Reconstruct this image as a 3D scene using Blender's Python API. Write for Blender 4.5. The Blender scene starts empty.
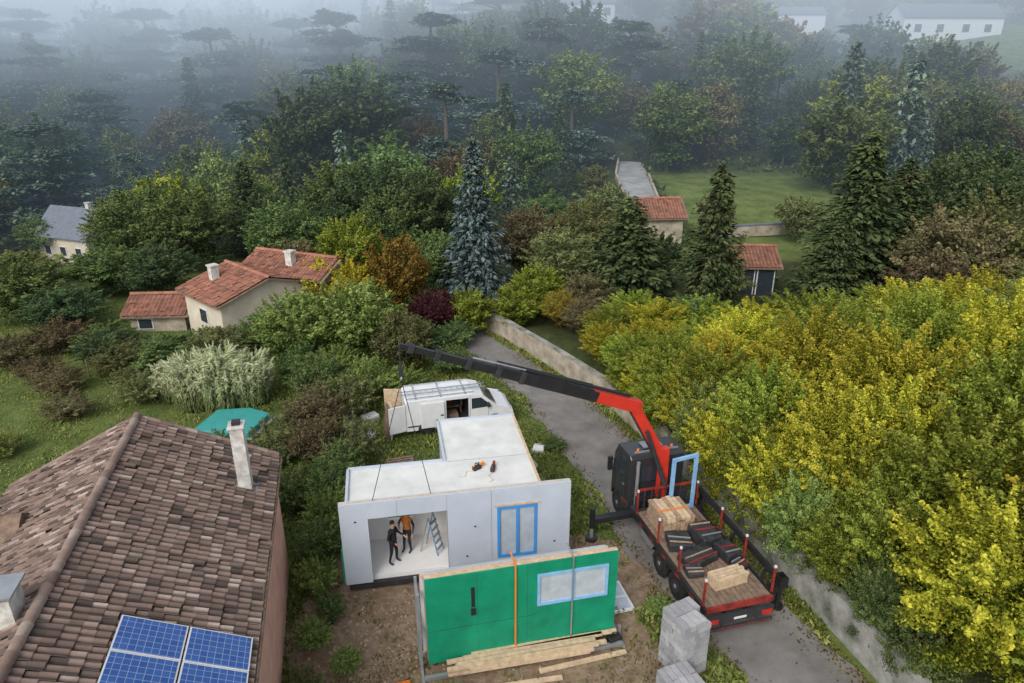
import bpy, math, random, bmesh
import numpy as np
from mathutils import Vector, Matrix
rng=np.random.default_rng(7); random.seed(7)
S=bpy.context.scene; COL=S.collection
S.view_settings.view_transform='Standard'; S.view_settings.look='None'; S.view_settings.exposure=0
# ------------------------------------------------------------------ camera
cd=bpy.data.cameras.new('camera'); cam=bpy.data.objects.new('camera',cd); COL.objects.link(cam)
cam.location=(0,0,17); cam.rotation_euler=(math.radians(90-22),0,0)
cd.sensor_width=36; cd.lens=700/1024*36; cd.clip_end=2000; S.camera=cam
# ------------------------------------------------------------------ light
w=bpy.data.worlds.new('World'); S.world=w; w.use_nodes=True
nt=w.node_tree; bg=nt.nodes['Background']
sky=nt.nodes.new('ShaderNodeTexSky'); sky.sky_type='NISHITA'; sky.sun_disc=False
sky.sun_elevation=math.radians(42); sky.sun_rotation=math.radians(205); sky.dust_density=3.0
hs=nt.nodes.new('ShaderNodeHueSaturation'); hs.inputs['Saturation'].default_value=0.36; hs.inputs['Value'].default_value=1.36
nt.links.new(sky.outputs[0],hs.inputs['Color']); nt.links.new(hs.outputs[0],bg.inputs[0]); bg.inputs[1].default_value=0.15
sl=bpy.data.lights.new('sun','SUN'); sl.energy=1.4; sl.angle=math.radians(28); sl.color=(1,.96,.9)
so=bpy.data.objects.new('sun',sl); COL.objects.link(so)
EL=math.radians(42)
sd=Vector((math.sin(math.radians(205))*math.cos(EL),math.cos(math.radians(205))*math.cos(EL),math.sin(EL)))
so.rotation_euler=sd.to_track_quat('Z','Y').to_euler()
# ------------------------------------------------------------------ materials
def _new(name):
    m=bpy.data.materials.new(name); m.use_nodes=True; n=m.node_tree; return m,n,n.nodes['Principled BSDF']
def mat(name,col,rough=.6,metal=0,var=.25,scale=3.,bump=0.,bscale=30.,spec=.3,alpha_dirt=None):
    m,n,p=_new(name); L=n.links.new
    geo=n.nodes.new('ShaderNodeNewGeometry')
    no=n.nodes.new('ShaderNodeTexNoise'); no.inputs['Scale'].default_value=scale; no.inputs['Detail'].default_value=6; no.inputs['Roughness'].default_value=.65
    L(geo.outputs['Position'],no.inputs['Vector'])
    r=n.nodes.new('ShaderNodeValToRGB'); r.color_ramp.elements[0].position=.3; r.color_ramp.elements[1].position=.72
    r.color_ramp.elements[0].color=[c*(1-var) for c in col]+[1]; r.color_ramp.elements[1].color=[min(1,c*(1+var)) for c in col]+[1]
    if alpha_dirt: r.color_ramp.elements[0].color=list(alpha_dirt)+[1]
    L(no.outputs['Fac'],r.inputs[0]); L(r.outputs[0],p.inputs['Base Color'])
    p.inputs['Roughness'].default_value=rough; p.inputs['Metallic'].default_value=metal; p.inputs['Specular IOR Level'].default_value=spec
    if bump>0:
        n2=n.nodes.new('ShaderNodeTexNoise'); n2.inputs['Scale'].default_value=bscale; n2.inputs['Detail'].default_value=4
        L(geo.outputs['Position'],n2.inputs['Vector'])
        b=n.nodes.new('ShaderNodeBump'); b.inputs['Strength'].default_value=bump; b.inputs['Distance'].default_value=.03
        L(n2.outputs['Fac'],b.inputs['Height']); L(b.outputs[0],p.inputs['Normal'])
    return m
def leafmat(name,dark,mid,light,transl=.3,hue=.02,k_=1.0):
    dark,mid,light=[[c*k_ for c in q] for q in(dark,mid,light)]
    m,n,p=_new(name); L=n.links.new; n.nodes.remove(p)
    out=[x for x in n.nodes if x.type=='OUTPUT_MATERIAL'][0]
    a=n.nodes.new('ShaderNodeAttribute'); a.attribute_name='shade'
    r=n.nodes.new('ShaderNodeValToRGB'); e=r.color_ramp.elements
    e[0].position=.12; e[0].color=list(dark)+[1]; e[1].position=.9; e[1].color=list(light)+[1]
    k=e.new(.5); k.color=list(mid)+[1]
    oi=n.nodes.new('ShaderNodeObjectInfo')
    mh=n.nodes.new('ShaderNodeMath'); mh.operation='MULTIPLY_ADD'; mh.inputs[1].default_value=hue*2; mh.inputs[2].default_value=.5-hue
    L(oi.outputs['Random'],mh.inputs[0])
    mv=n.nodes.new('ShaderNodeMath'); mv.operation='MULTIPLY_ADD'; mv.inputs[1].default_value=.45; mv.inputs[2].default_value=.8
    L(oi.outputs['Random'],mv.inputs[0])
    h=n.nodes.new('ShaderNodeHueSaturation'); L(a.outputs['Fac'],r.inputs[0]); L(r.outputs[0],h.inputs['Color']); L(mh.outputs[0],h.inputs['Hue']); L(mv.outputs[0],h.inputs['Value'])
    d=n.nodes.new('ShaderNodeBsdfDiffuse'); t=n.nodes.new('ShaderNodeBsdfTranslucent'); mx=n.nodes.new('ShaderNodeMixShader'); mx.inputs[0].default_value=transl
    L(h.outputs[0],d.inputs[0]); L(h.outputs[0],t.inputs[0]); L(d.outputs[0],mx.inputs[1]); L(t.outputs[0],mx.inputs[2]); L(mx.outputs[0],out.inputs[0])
    return m
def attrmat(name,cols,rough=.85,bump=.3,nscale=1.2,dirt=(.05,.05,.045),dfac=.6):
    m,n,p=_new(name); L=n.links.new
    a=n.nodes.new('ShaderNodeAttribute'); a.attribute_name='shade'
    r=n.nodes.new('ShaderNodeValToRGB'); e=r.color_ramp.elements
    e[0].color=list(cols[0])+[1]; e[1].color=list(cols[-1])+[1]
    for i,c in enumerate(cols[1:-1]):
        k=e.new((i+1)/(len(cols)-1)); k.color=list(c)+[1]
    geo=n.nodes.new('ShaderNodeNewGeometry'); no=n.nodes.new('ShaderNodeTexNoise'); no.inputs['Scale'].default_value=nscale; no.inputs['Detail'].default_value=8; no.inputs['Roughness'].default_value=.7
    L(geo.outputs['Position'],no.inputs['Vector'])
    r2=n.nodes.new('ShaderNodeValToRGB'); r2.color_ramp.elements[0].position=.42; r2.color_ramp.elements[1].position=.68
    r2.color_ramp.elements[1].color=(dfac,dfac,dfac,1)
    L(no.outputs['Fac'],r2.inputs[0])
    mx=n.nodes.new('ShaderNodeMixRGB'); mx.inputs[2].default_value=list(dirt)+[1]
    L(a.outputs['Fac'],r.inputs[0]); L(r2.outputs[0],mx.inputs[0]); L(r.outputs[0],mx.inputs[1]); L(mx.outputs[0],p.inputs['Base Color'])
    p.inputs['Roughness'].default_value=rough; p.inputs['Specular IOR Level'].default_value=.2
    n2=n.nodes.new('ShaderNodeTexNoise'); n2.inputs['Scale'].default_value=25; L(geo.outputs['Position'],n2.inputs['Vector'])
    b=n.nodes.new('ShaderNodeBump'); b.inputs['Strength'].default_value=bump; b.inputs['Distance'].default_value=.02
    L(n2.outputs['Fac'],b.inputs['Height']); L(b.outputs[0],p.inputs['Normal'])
    return m
M={}
M['white']=mat('white_paint',(.66,.67,.68),.35,var=.06,spec=.5)
M['van']=mat('van_paint',(.68,.69,.7),.25,var=.06,spec=.5)
M['roofw']=mat('white_membrane',(.63,.63,.61),.7,var=.15,scale=1.2)
M['panel']=mat('pale_blue_board',(.46,.51,.58),.7,var=.08,scale=1.)
M['inner']=mat('plasterboard',(.82,.81,.79),.8,var=.05)
M['black']=mat('black_paint',(.018,.018,.02),.4,var=.3,spec=.5)
M['dark']=mat('dark_steel',(.035,.036,.04),.6,var=.3)
M['rubber']=mat('rubber',(.02,.02,.02),.85)
M['glass']=mat('dark_glass',(.03,.04,.05),.06,var=.1,spec=.8)
M['pane']=mat('window_pane',(.42,.47,.52),.12,var=.15,spec=.8)
M['red']=mat('red_paint',(.55,.035,.02),.4,var=.15,spec=.5)
M['redd']=mat('worn_red_paint',(.24,.03,.022),.6,var=.45,scale=5)
M['orange']=mat('orange_strap',(.7,.2,.02),.6,var=.1)
M['blue']=mat('blue_frame',(.06,.27,.62),.45,var=.1)
M['lblue']=mat('pale_blue_frame',(.22,.42,.66),.5,var=.15)
M['green']=mat('green_membrane',(.006,.24,.13),.5,var=.22,scale=1.3,bump=.6,bscale=2.2)
M['wood']=mat('fresh_timber',(.54,.41,.27),.75,var=.28,scale=6)
M['woodd']=mat('weathered_timber',(.2,.14,.1),.85,var=.4,scale=5)
M['steel']=mat('galvanised_steel',(.38,.4,.42),.45,.6,var=.15)
M['wall']=mat('stained_concrete',(.34,.33,.31),.9,var=.3,scale=1.1,bump=.4,bscale=12,alpha_dirt=(.08,.09,.06))
M['pave']=mat('pale_paving',(.3,.3,.3),.9,var=.3,scale=.5)
M['wallb']=mat('beige_render_wall',(.42,.37,.3),.9,var=.25,scale=1.3,bump=.3,alpha_dirt=(.2,.17,.12))
M['pink']=mat('pink_render',(.66,.38,.29),.9,var=.15,scale=1.5,bump=.3)
M['cream']=mat('cream_render',(.56,.5,.4),.9,var=.15,scale=1,bump=.2)
M['bark']=mat('bark',(.11,.09,.07),.95,var=.4,scale=8,bump=.6)
M['teal']=mat('teal_cover',(.05,.3,.28),.6,var=.1)
M['skin']=mat('skin',(.5,.3,.22),.6,var=.05)
M['cloth']=mat('black_workwear',(.02,.02,.025),.9,var=.3,scale=20)
M['hivis']=mat('orange_workwear',(.5,.16,.03),.9,var=.1)
M['jean']=mat('grey_trousers',(.03,.03,.04),.9)
M['hair']=mat('brown_hair',(.04,.025,.015),.9)
M['light']=mat('tail_lens',(.5,.03,.02),.3)
M['slate']=mat('slate_roof',(.14,.16,.19),.7,var=.2,scale=2,bump=.3,bscale=8)
m,n,p=_new('solar_cells'); L=n.links.new
uv=n.nodes.new('ShaderNodeTexCoord'); br=n.nodes.new('ShaderNodeTexBrick'); br.offset=0; br.inputs['Scale'].default_value=1
br.inputs['Brick Width'].default_value=.156; br.inputs['Row Height'].default_value=.156; br.inputs['Mortar Size'].default_value=.006
br.inputs['Color1'].default_value=(.015,.07,.28,1); br.inputs['Color2'].default_value=(.03,.1,.34,1); br.inputs['Mortar'].default_value=(.25,.33,.45,1)
L(uv.outputs['Object'],br.inputs['Vector']); L(br.outputs['Color'],p.inputs['Base Color']); p.inputs['Roughness'].default_value=.15; M['solar']=m
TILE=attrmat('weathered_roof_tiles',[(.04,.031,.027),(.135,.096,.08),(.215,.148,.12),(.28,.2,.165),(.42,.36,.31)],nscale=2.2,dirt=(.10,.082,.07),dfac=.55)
TILER=attrmat('terracotta_roof_tiles',[(.12,.06,.045),(.30,.13,.085),(.40,.18,.12)],nscale=.8,dirt=(.16,.1,.075),dfac=.5)
G={}
K=2.9
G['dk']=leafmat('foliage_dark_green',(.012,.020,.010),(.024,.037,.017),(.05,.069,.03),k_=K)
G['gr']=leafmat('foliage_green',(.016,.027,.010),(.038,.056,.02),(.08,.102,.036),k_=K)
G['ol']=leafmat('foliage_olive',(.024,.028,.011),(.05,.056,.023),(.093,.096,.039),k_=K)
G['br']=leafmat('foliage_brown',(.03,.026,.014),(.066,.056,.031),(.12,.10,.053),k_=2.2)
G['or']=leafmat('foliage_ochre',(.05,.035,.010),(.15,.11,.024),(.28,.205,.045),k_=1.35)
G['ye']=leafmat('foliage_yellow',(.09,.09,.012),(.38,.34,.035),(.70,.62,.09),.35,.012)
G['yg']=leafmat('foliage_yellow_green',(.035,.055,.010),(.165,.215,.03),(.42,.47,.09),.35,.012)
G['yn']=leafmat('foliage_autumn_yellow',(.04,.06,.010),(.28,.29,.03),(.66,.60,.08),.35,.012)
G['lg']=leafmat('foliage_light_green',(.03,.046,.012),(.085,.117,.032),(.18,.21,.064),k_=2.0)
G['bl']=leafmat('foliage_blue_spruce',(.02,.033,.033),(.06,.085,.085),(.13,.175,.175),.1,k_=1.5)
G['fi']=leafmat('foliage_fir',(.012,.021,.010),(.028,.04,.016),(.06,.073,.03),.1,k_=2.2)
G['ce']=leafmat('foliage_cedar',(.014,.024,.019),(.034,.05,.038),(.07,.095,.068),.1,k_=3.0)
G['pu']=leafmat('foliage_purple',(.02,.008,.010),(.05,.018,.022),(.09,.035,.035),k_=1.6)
G['pa']=leafmat('foliage_pale_bamboo',(.13,.18,.07),(.33,.39,.19),(.60,.63,.42))
G['gs']=leafmat('grass_blades',(.045,.06,.016),(.115,.145,.034),(.22,.23,.08),.2,0,k_=1.45)
G['un']=leafmat('undergrowth_leaves',(.014,.02,.008),(.035,.045,.016),(.08,.085,.03),.2,0,k_=2.5)
# ------------------------------------------------------------------ mesh helpers
def npmesh(name,V,F,mats,shade=None,mi=None,smooth=False):
    V=np.asarray(V,dtype=np.float32); F=np.asarray(F,dtype=np.int32); k=F.shape[1]
    me=bpy.data.meshes.new(name); me.vertices.add(len(V)); me.vertices.foreach_set('co',V.ravel())
    me.loops.add(F.size); me.loops.foreach_set('vertex_index',F.ravel())
    me.polygons.add(len(F)); me.polygons.foreach_set('loop_start',np.arange(0,F.size,k,dtype=np.int32))
    for m in mats: me.materials.append(m)
    if mi is not None: me.polygons.foreach_set('material_index',np.asarray(mi,dtype=np.int32))
    if smooth: me.polygons.foreach_set('use_smooth',np.ones(len(F),dtype=bool))
    me.update(calc_edges=True)
    if shade is not None:
        a=me.attributes.new('shade','FLOAT','FACE'); a.data.foreach_set('value',np.asarray(shade,dtype=np.float32))
    return me
def unit(a): return a/np.maximum(1e-6,np.linalg.norm(a,axis=1,keepdims=True))
def leaves(name,P,N,L,W,shade,m,T=None):
    n=len(P); N=unit(N)
    if T is None: T=rng.normal(size=(n,3))
    T=unit(T-N*(T*N).sum(1,keepdims=True)); B=np.cross(N,T)
    L=np.broadcast_to(np.asarray(L,float),(n,))[:,None]; W=np.broadcast_to(np.asarray(W,float),(n,))[:,None]
    V=np.stack([P-T*L/2,P+B*W/2+N*L*.12,P+T*L/2,P-B*W/2+N*L*.12],1).reshape(-1,3)
    return npmesh(name,V,np.arange(4*n).reshape(n,4),[m],shade)
class MB:
    def __init__(s): s.v=[];s.f=[];s.mi=[];s.ms=[]
    def _m(s,m):
        if m not in s.ms: s.ms.append(m)
        return s.ms.index(m)
    def add(s,vs,fs,m):
        o=len(s.v); s.v+= [tuple(v) for v in vs]; s.f+=[[i+o for i in f] for f in fs]; s.mi+=[s._m(m)]*len(fs)
    def box(s,c,d,m,rot=None):
        h=[x/2 for x in d]; vs=[]
        for x in(-1,1):
            for y in(-1,1):
                for z in(-1,1):
                    v=Vector((x*h[0],y*h[1],z*h[2]))
                    if rot is not None: v=rot@v
                    vs.append(v+Vector(c))
        s.add(vs,[(0,1,3,2),(4,6,7,5),(0,4,5,1),(2,3,7,6),(0,2,6,4),(1,5,7,3)],m)
    def bb(s,x0,x1,y0,y1,z0,z1,m): s.box(((x0+x1)/2,(y0+y1)/2,(z0+z1)/2),(x1-x0,y1-y0,z1-z0),m)
    def beam(s,p0,p1,w,h,m,w1=None,h1=None):
        p0=Vector(p0);p1=Vector(p1); d=(p1-p0).normalized(); up=Vector((0,0,1))
        if abs(d.z)>.98: up=Vector((0,1,0))
        a=d.cross(up).normalized(); b=a.cross(d); w1=w if w1 is None else w1; h1=h if h1 is None else h1
        vs=[]
        for p,ww,hh in((p0,w,h),(p1,w1,h1)):
            for sx,sy in((-1,-1),(1,-1),(1,1),(-1,1)): vs.append(p+a*sx*ww/2+b*sy*hh/2)
        s.add(vs,[(3,2,1,0),(4,5,6,7),(0,1,5,4),(1,2,6,5),(2,3,7,6),(3,0,4,7)],m)
    def cyl(s,p0,p1,r0,r1,m,seg=12):
        p0=Vector(p0);p1=Vector(p1); d=(p1-p0).normalized(); up=Vector((0,0,1))
        if abs(d.z)>.9: up=Vector((1,0,0))
        a=d.cross(up).normalized(); b=a.cross(d); vs=[]
        for p,r in((p0,r0),(p1,r1)):
            for i in range(seg):
                t=2*math.pi*i/seg; vs.append(p+a*math.cos(t)*r+b*math.sin(t)*r)
        fs=[(i,(i+1)%seg,seg+(i+1)%seg,seg+i) for i in range(seg)]+[list(range(seg))[::-1],[seg+i for i in range(seg)]]
        s.add(vs,fs,m)
    def prism(s,poly,lo,hi,m,ax='y'):
        n=len(poly)
        def P(a,b,t): return (a,t,b) if ax=='y' else ((t,a,b) if ax=='x' else (a,b,t))
        vs=[P(a,b,lo) for a,b in poly]+[P(a,b,hi) for a,b in poly]
        s.add(vs,[list(range(n)),[n+i for i in range(n)][::-1]]+[(i,n+i,n+(i+1)%n,(i+1)%n) for i in range(n)],m)
    def obj(s,name,parent=None,loc=(0,0,0),rz=0,bevel=0,smooth=False,label=None):
        me=bpy.data.meshes.new(name); me.from_pydata(s.v,[],s.f)
        for m in s.ms: me.materials.append(m)
        me.polygons.foreach_set('material_index',s.mi)
        me.update()
        b=bmesh.new(); b.from_mesh(me); bmesh.ops.recalc_face_normals(b,faces=b.faces); b.to_mesh(me); b.free()
        o=bpy.data.objects.new(name,me); COL.objects.link(o); o.location=loc; o.rotation_euler[2]=rz
        if parent: o.parent=parent
        if bevel>0:
            bv=o.modifiers.new('bevel','BEVEL'); bv.width=bevel; bv.segments=2; bv.limit_method='ANGLE'
        if label: o['label']=label
        return o
def thing(name,label,cat,loc=(0,0,0),rz=0,group=None):
    o=bpy.data.objects.new(name,None); o.empty_display_size=.3; COL.objects.link(o); o.location=loc; o.rotation_euler[2]=rz
    o['label']=label; o['category']=cat
    if group: o['group']=group
    return o
def tag(o,label,cat,group=None):
    o['label']=label;o['category']=cat
    if group:o['group']=group
    return o
def meshobj(name,me,parent=None,loc=(0,0,0),rz=0):
    o=bpy.data.objects.new(name,me); COL.objects.link(o); o.location=loc;o.rotation_euler[2]=rz
    if parent:o.parent=parent
    return o
# ------------------------------------------------------------------ terrain
WY=[6,15.4,18.9,23,28,33.6,38,42.5,46]; WX=[12.6,10.9,9.9,8.7,7.1,4.9,2.4,-.4,-3.2]
def ss(a,b,x): t=np.clip((x-a)/(b-a),0,1); return t*t*(3-2*t)
def hgt(x,y):
    x=np.asarray(x,float);y=np.asarray(y,float)
    z=2.0*ss(72,100,y)+np.interp(y,[100,250,420,600],[0,28.0,50,60])
    z=z+(np.sin(x*.035+1)*1.8+np.sin(x*.08+y*.05)*.8)*ss(105,150,y)
    z=z-7*ss(18,40,-x)*ss(58,84,y)*(1-ss(100,150,y))
    z=z+3*ss(60,140,x)*ss(90,150,y)
    dx=x-np.interp(y,WY,WX)
    z=z+1.2*ss(.25,1.1,dx)*(1-ss(38,48,y))*ss(-40,6,y)
    z=z+.12*np.sin(x*.5)*np.sin(y*.4)*ss(8,14,np.abs(x-2))*1.0
    return z
def H(x,y): return float(hgt(x,y))
xs=np.unique(np.concatenate([np.arange(-320,-45,9),np.arange(-45,45,.6),np.arange(45,330,9)]))
ys=np.unique(np.concatenate([np.arange(-30,4,4),np.arange(4,62,.6),np.arange(62,130,3),np.arange(130,620,10)]))
GX,GY=np.meshgrid(xs,ys); GZ=hgt(GX,GY); nx,ny=len(xs),len(ys)
V=np.stack([GX,GY,GZ],-1).reshape(-1,3)
I=np.arange(nx*ny).reshape(ny,nx); F=np.stack([I[:-1,:-1],I[:-1,1:],I[1:,1:],I[1:,:-1]],-1).reshape(-1,4)
def dirtmask(x,y):
    d=np.zeros_like(x)
    for cx,cy,rx,ry in[(-4.3,17,2.9,2.0),(0,15.6,5.5,1.8),(-.5,20,6.8,2.4),(-6.1,18.5,.9,2.3),(3.6,17.0,.8,1.1),(-1,24,3.2,3.2)]:
        q=((x-cx)/rx)**2+((y-cy)/ry)**2; d=np.maximum(d,1-ss(.6,1.3,q))
    return d
me=npmesh('ground',V,F,[],smooth=True)
a=me.attributes.new('dirt','FLOAT','POINT'); a.data.foreach_set('value',dirtmask(V[:,0],V[:,1]).astype(np.float32))
wd=ss(62,80,V[:,1])*(1-(ss(18,20,V[:,0])*(1-ss(40,43,V[:,0]))*(1-ss(98,103,V[:,1]))))
wd=np.maximum(wd,ss(0,1.2,V[:,0]-np.interp(V[:,1],WY,WX))*(1-ss(60,64,V[:,1])))
wd*=1-(ss(88,95,V[:,0])*ss(165,172,V[:,1])*(1-ss(240,250,V[:,1])))
a=me.attributes.new('wood','FLOAT','POINT'); a.data.foreach_set('value',wd.astype(np.float32))
m,n,p=_new('ground_cover'); L=n.links.new
geo=n.nodes.new('ShaderNodeNewGeometry')
def noise(s,d=6,r=.65):
    q=n.nodes.new('ShaderNodeTexNoise'); q.inputs['Scale'].default_value=s;q.inputs['Detail'].default_value=d;q.inputs['Roughness'].default_value=r; L(geo.outputs['Position'],q.inputs['Vector']); return q
def ramp(src,els):
    r=n.nodes.new('ShaderNodeValToRGB'); e=r.color_ramp.elements; e[0].position,e[0].color=els[0][0],list(els[0][1])+[1]; e[1].position,e[1].color=els[-1][0],list(els[-1][1])+[1]
    for q,c in els[1:-1]: k=e.new(q);k.color=list(c)+[1]
    L(src,r.inputs[0]); return r
gr=ramp(noise(.5,9,.75).outputs['Fac'],[(.3,(.06,.08,.025)),(.5,(.115,.155,.045)),(.6,(.16,.19,.06)),(.75,(.2,.18,.09))])
dr=ramp(noise(2.2,9,.75).outputs['Fac'],[(.3,(.15,.10,.065)),(.5,(.27,.195,.13)),(.7,(.40,.32,.235))])
wo=ramp(noise(.5,8,.7).outputs['Fac'],[(.3,(.025,.032,.014)),(.55,(.055,.065,.025)),(.75,(.09,.08,.04))])
at=n.nodes.new('ShaderNodeAttribute');at.attribute_name='dirt'; aw=n.nodes.new('ShaderNodeAttribute');aw.attribute_name='wood'
ad=n.nodes.new('ShaderNodeMath');ad.operation='ADD'; L(at.outputs['Fac'],ad.inputs[0]); L(noise(1.1,7,.7).outputs['Fac'],ad.inputs[1])
rr=ramp(ad.outputs[0],[(.78,(0,0,0)),(1.0,(1,1,1))])
x1=n.nodes.new('ShaderNodeMixRGB'); L(rr.outputs[0],x1.inputs[0]);L(gr.outputs[0],x1.inputs[1]);L(dr.outputs[0],x1.inputs[2])
x2=n.nodes.new('ShaderNodeMixRGB'); L(aw.outputs['Fac'],x2.inputs[0]);L(x1.outputs[0],x2.inputs[1]);L(wo.outputs[0],x2.inputs[2])
L(x2.outputs[0],p.inputs['Base Color']); p.inputs['Roughness'].default_value=.95; p.inputs['Specular IOR Level'].default_value=.1
b=n.nodes.new('ShaderNodeBump'); b.inputs['Strength'].default_value=.8;b.inputs['Distance'].default_value=.12; L(noise(6,8,.75).outputs['Fac'],b.inputs['Height']);L(b.outputs[0],p.inputs['Normal'])
me.materials.append(m)
g=meshobj('ground',me); g['kind']='structure'
# road
LY=[5,11,15.3,19.2,22.5,26,29.4,33.6,36.8,39.8,43,46]; LX=[9.8,8.2,6.8,5.1,3.9,3.05,2.0,.55,-.95,-2.5,-5,-8]
def strip(name,yl,fl,fr,z,mat_,nseg=6):
    vs=[];fs=[]
    for y in yl:
        a,b=fl(y),fr(y)
        for k in range(nseg+1): vs.append((a+(b-a)*k/nseg,y,z+.03*math.sin(math.pi*k/nseg)))
    n_=nseg+1
    for i in range(len(yl)-1):
        for k in range(nseg): fs.append((i*n_+k,i*n_+k+1,(i+1)*n_+k+1,(i+1)*n_+k))
    me=npmesh(name,vs,fs,[mat_],smooth=True); return meshobj(name,me)
M['asph']=mat('worn_asphalt',(.19,.18,.17),.85,var=.3,scale=.7,bump=.5,bscale=40)
rd=strip('road',np.arange(5,46,.4),lambda y:float(np.interp(y,LY,LX))+.14*math.sin(y*1.7)+.09*math.sin(y*4.1),lambda y:float(np.interp(y,WY,WX))-.65+.14*math.sin(y*1.3)+.1*math.sin(y*3.7),.02,M['asph']); rd['kind']='structure'
def wallrun(name,y0,y1,h,th,m,label):
    t=thing(name,label,'wall',(float(np.interp(y0,WY,WX)),y0,0)); ox,oy=t.location.x,y0
    mb=MB(); mc=MB(); N=int((y1-y0)/.8)+1; P=[]
    for i in range(N+1):
        y=y0+(y1-y0)*i/N; P.append(Vector((float(np.interp(y,WY,WX))-ox,y-oy,0)))
    for mbx,zz0,zz1,tt,mm in((mb,-.2,h,th,m),(mc,h+.002,h+.08,th+.06,M['wall'])):
        vs=[];fs=[]
        for i,p in enumerate(P):
            d=(P[min(i+1,N)]-P[max(i-1,0)]).normalized(); nn=Vector((d.y,-d.x,0))
            for q,z in((-1,zz0),(1,zz0),(1,zz1),(-1,zz1)): vs.append(p+nn*q*tt/2+Vector((0,0,z)))
        for i in range(N):
            for k in range(4): fs.append((i*4+k,i*4+(k+1)%4,i*4+4+(k+1)%4,i*4+4+k))
        fs+=[(0,1,2,3),(N*4+3,N*4+2,N*4+1,N*4)]
        mbx.add(vs,fs,mm)
    mb.obj('wall_face',t); mc.obj('coping',t)
wallrun('retaining_wall',8,27.6,1.35,.26,M['wall'],'stained grey concrete retaining wall beside the lane')
wallrun('garden_wall',27.7,44,1.3,.26,M['wallb'],'beige rendered garden wall following the bend of the lane')
# ------------------------------------------------------------------ trees
def sph(n):
    return unit(rng.normal(size=(n,3)))
def limbs(mb,Ht,R,cs,r0):
    k=5; pts=[Vector((math.sin(i)*.06*i,math.cos(i*1.7)*.06*i,Ht*.8*i/k)) for i in range(k+1)]
    for i in range(k): mb.cyl(pts[i],pts[i+1],r0*(1-i/k*.8),r0*(1-(i+1)/k*.8),M['bark'],7)
    for c in cs:
        c=Vector(c); z=max(Ht*.18,min(c.z-.25*Vector((c.x,c.y)).length-.2,Ht*.7)); t=z/(Ht*.8)*k; i=min(int(t),k-1); s=pts[i].lerp(pts[i+1],t-i)
        mid=s.lerp(c,.5)+Vector((0,0,.12*R)); mb.cyl(s,mid,r0*.35,r0*.2,M['bark'],5); mb.cyl(mid,c,r0*.2,r0*.05,M['bark'],5)
def crown(name,Ht,R,base,ncl,nl,ls,seed,rc=.3,ragged=.25,spray=.3,nsp=60,sl_=(.22,.5)):
    global rng
    rng=np.random.default_rng(seed)
    d=sph(ncl); rad=rng.uniform(.15,1,ncl)**.55
    hz=(Ht-base)/2; zc=base+hz
    lob=1+ragged*np.sin(d[:,0]*3+seed)*np.cos(d[:,1]*4+seed*2)
    C=np.stack([d[:,0]*R*(1-rc*.6)*rad*lob,d[:,1]*R*(1-rc*.6)*rad*lob,zc+d[:,2]*(hz-rc*R*.6)*rad],1)
    low=C[:,2]<zc; C[low,:2]*=.92
    rcl=R*rc*rng.uniform(.45,1.35,ncl)
    nm=int(nl*(1-spray)); ns=nl-nm
    wt=rcl**2; ci=rng.choice(ncl,nm,p=wt/wt.sum())
    dd=sph(nm); dd[:,2]=np.where(dd[:,2]<-.2,-dd[:,2]*rng.uniform(-.6,1,nm),dd[:,2])
    dd=unit(dd); rr=rcl[ci]*(rng.uniform(.05,1.3,nm)**.75)
    P=C[ci]+dd*rr[:,None]*np.array([1,1,.8]); P+=rng.normal(size=P.shape)*ls*.6
    cs=rng.uniform(0,1,ncl)
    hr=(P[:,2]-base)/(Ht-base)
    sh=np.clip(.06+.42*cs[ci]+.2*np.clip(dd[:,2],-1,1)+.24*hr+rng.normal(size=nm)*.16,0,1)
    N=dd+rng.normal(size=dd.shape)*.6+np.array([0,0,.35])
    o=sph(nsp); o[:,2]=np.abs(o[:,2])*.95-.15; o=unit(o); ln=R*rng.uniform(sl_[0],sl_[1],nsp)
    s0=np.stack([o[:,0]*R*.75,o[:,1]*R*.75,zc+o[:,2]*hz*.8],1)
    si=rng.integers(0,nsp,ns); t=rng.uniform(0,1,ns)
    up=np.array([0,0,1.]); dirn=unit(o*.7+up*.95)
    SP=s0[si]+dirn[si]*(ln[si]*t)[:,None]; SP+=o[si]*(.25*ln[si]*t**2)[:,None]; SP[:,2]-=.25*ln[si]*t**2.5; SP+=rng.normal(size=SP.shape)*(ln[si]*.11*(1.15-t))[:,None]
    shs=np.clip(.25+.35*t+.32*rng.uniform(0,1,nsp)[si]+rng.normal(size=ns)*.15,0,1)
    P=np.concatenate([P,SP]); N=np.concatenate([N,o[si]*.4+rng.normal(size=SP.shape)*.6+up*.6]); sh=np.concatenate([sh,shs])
    L_=ls*rng.uniform(.6,1.4,nl)
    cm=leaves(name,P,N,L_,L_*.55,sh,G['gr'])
    mb=MB(); limbs(mb,Ht,R,C[::max(1,ncl//26)],.018*Ht+.04)
    t=mb.obj('trunk'); tm=t.data; bpy.data.objects.remove(t)
    return tm,cm,Ht,R
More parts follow.
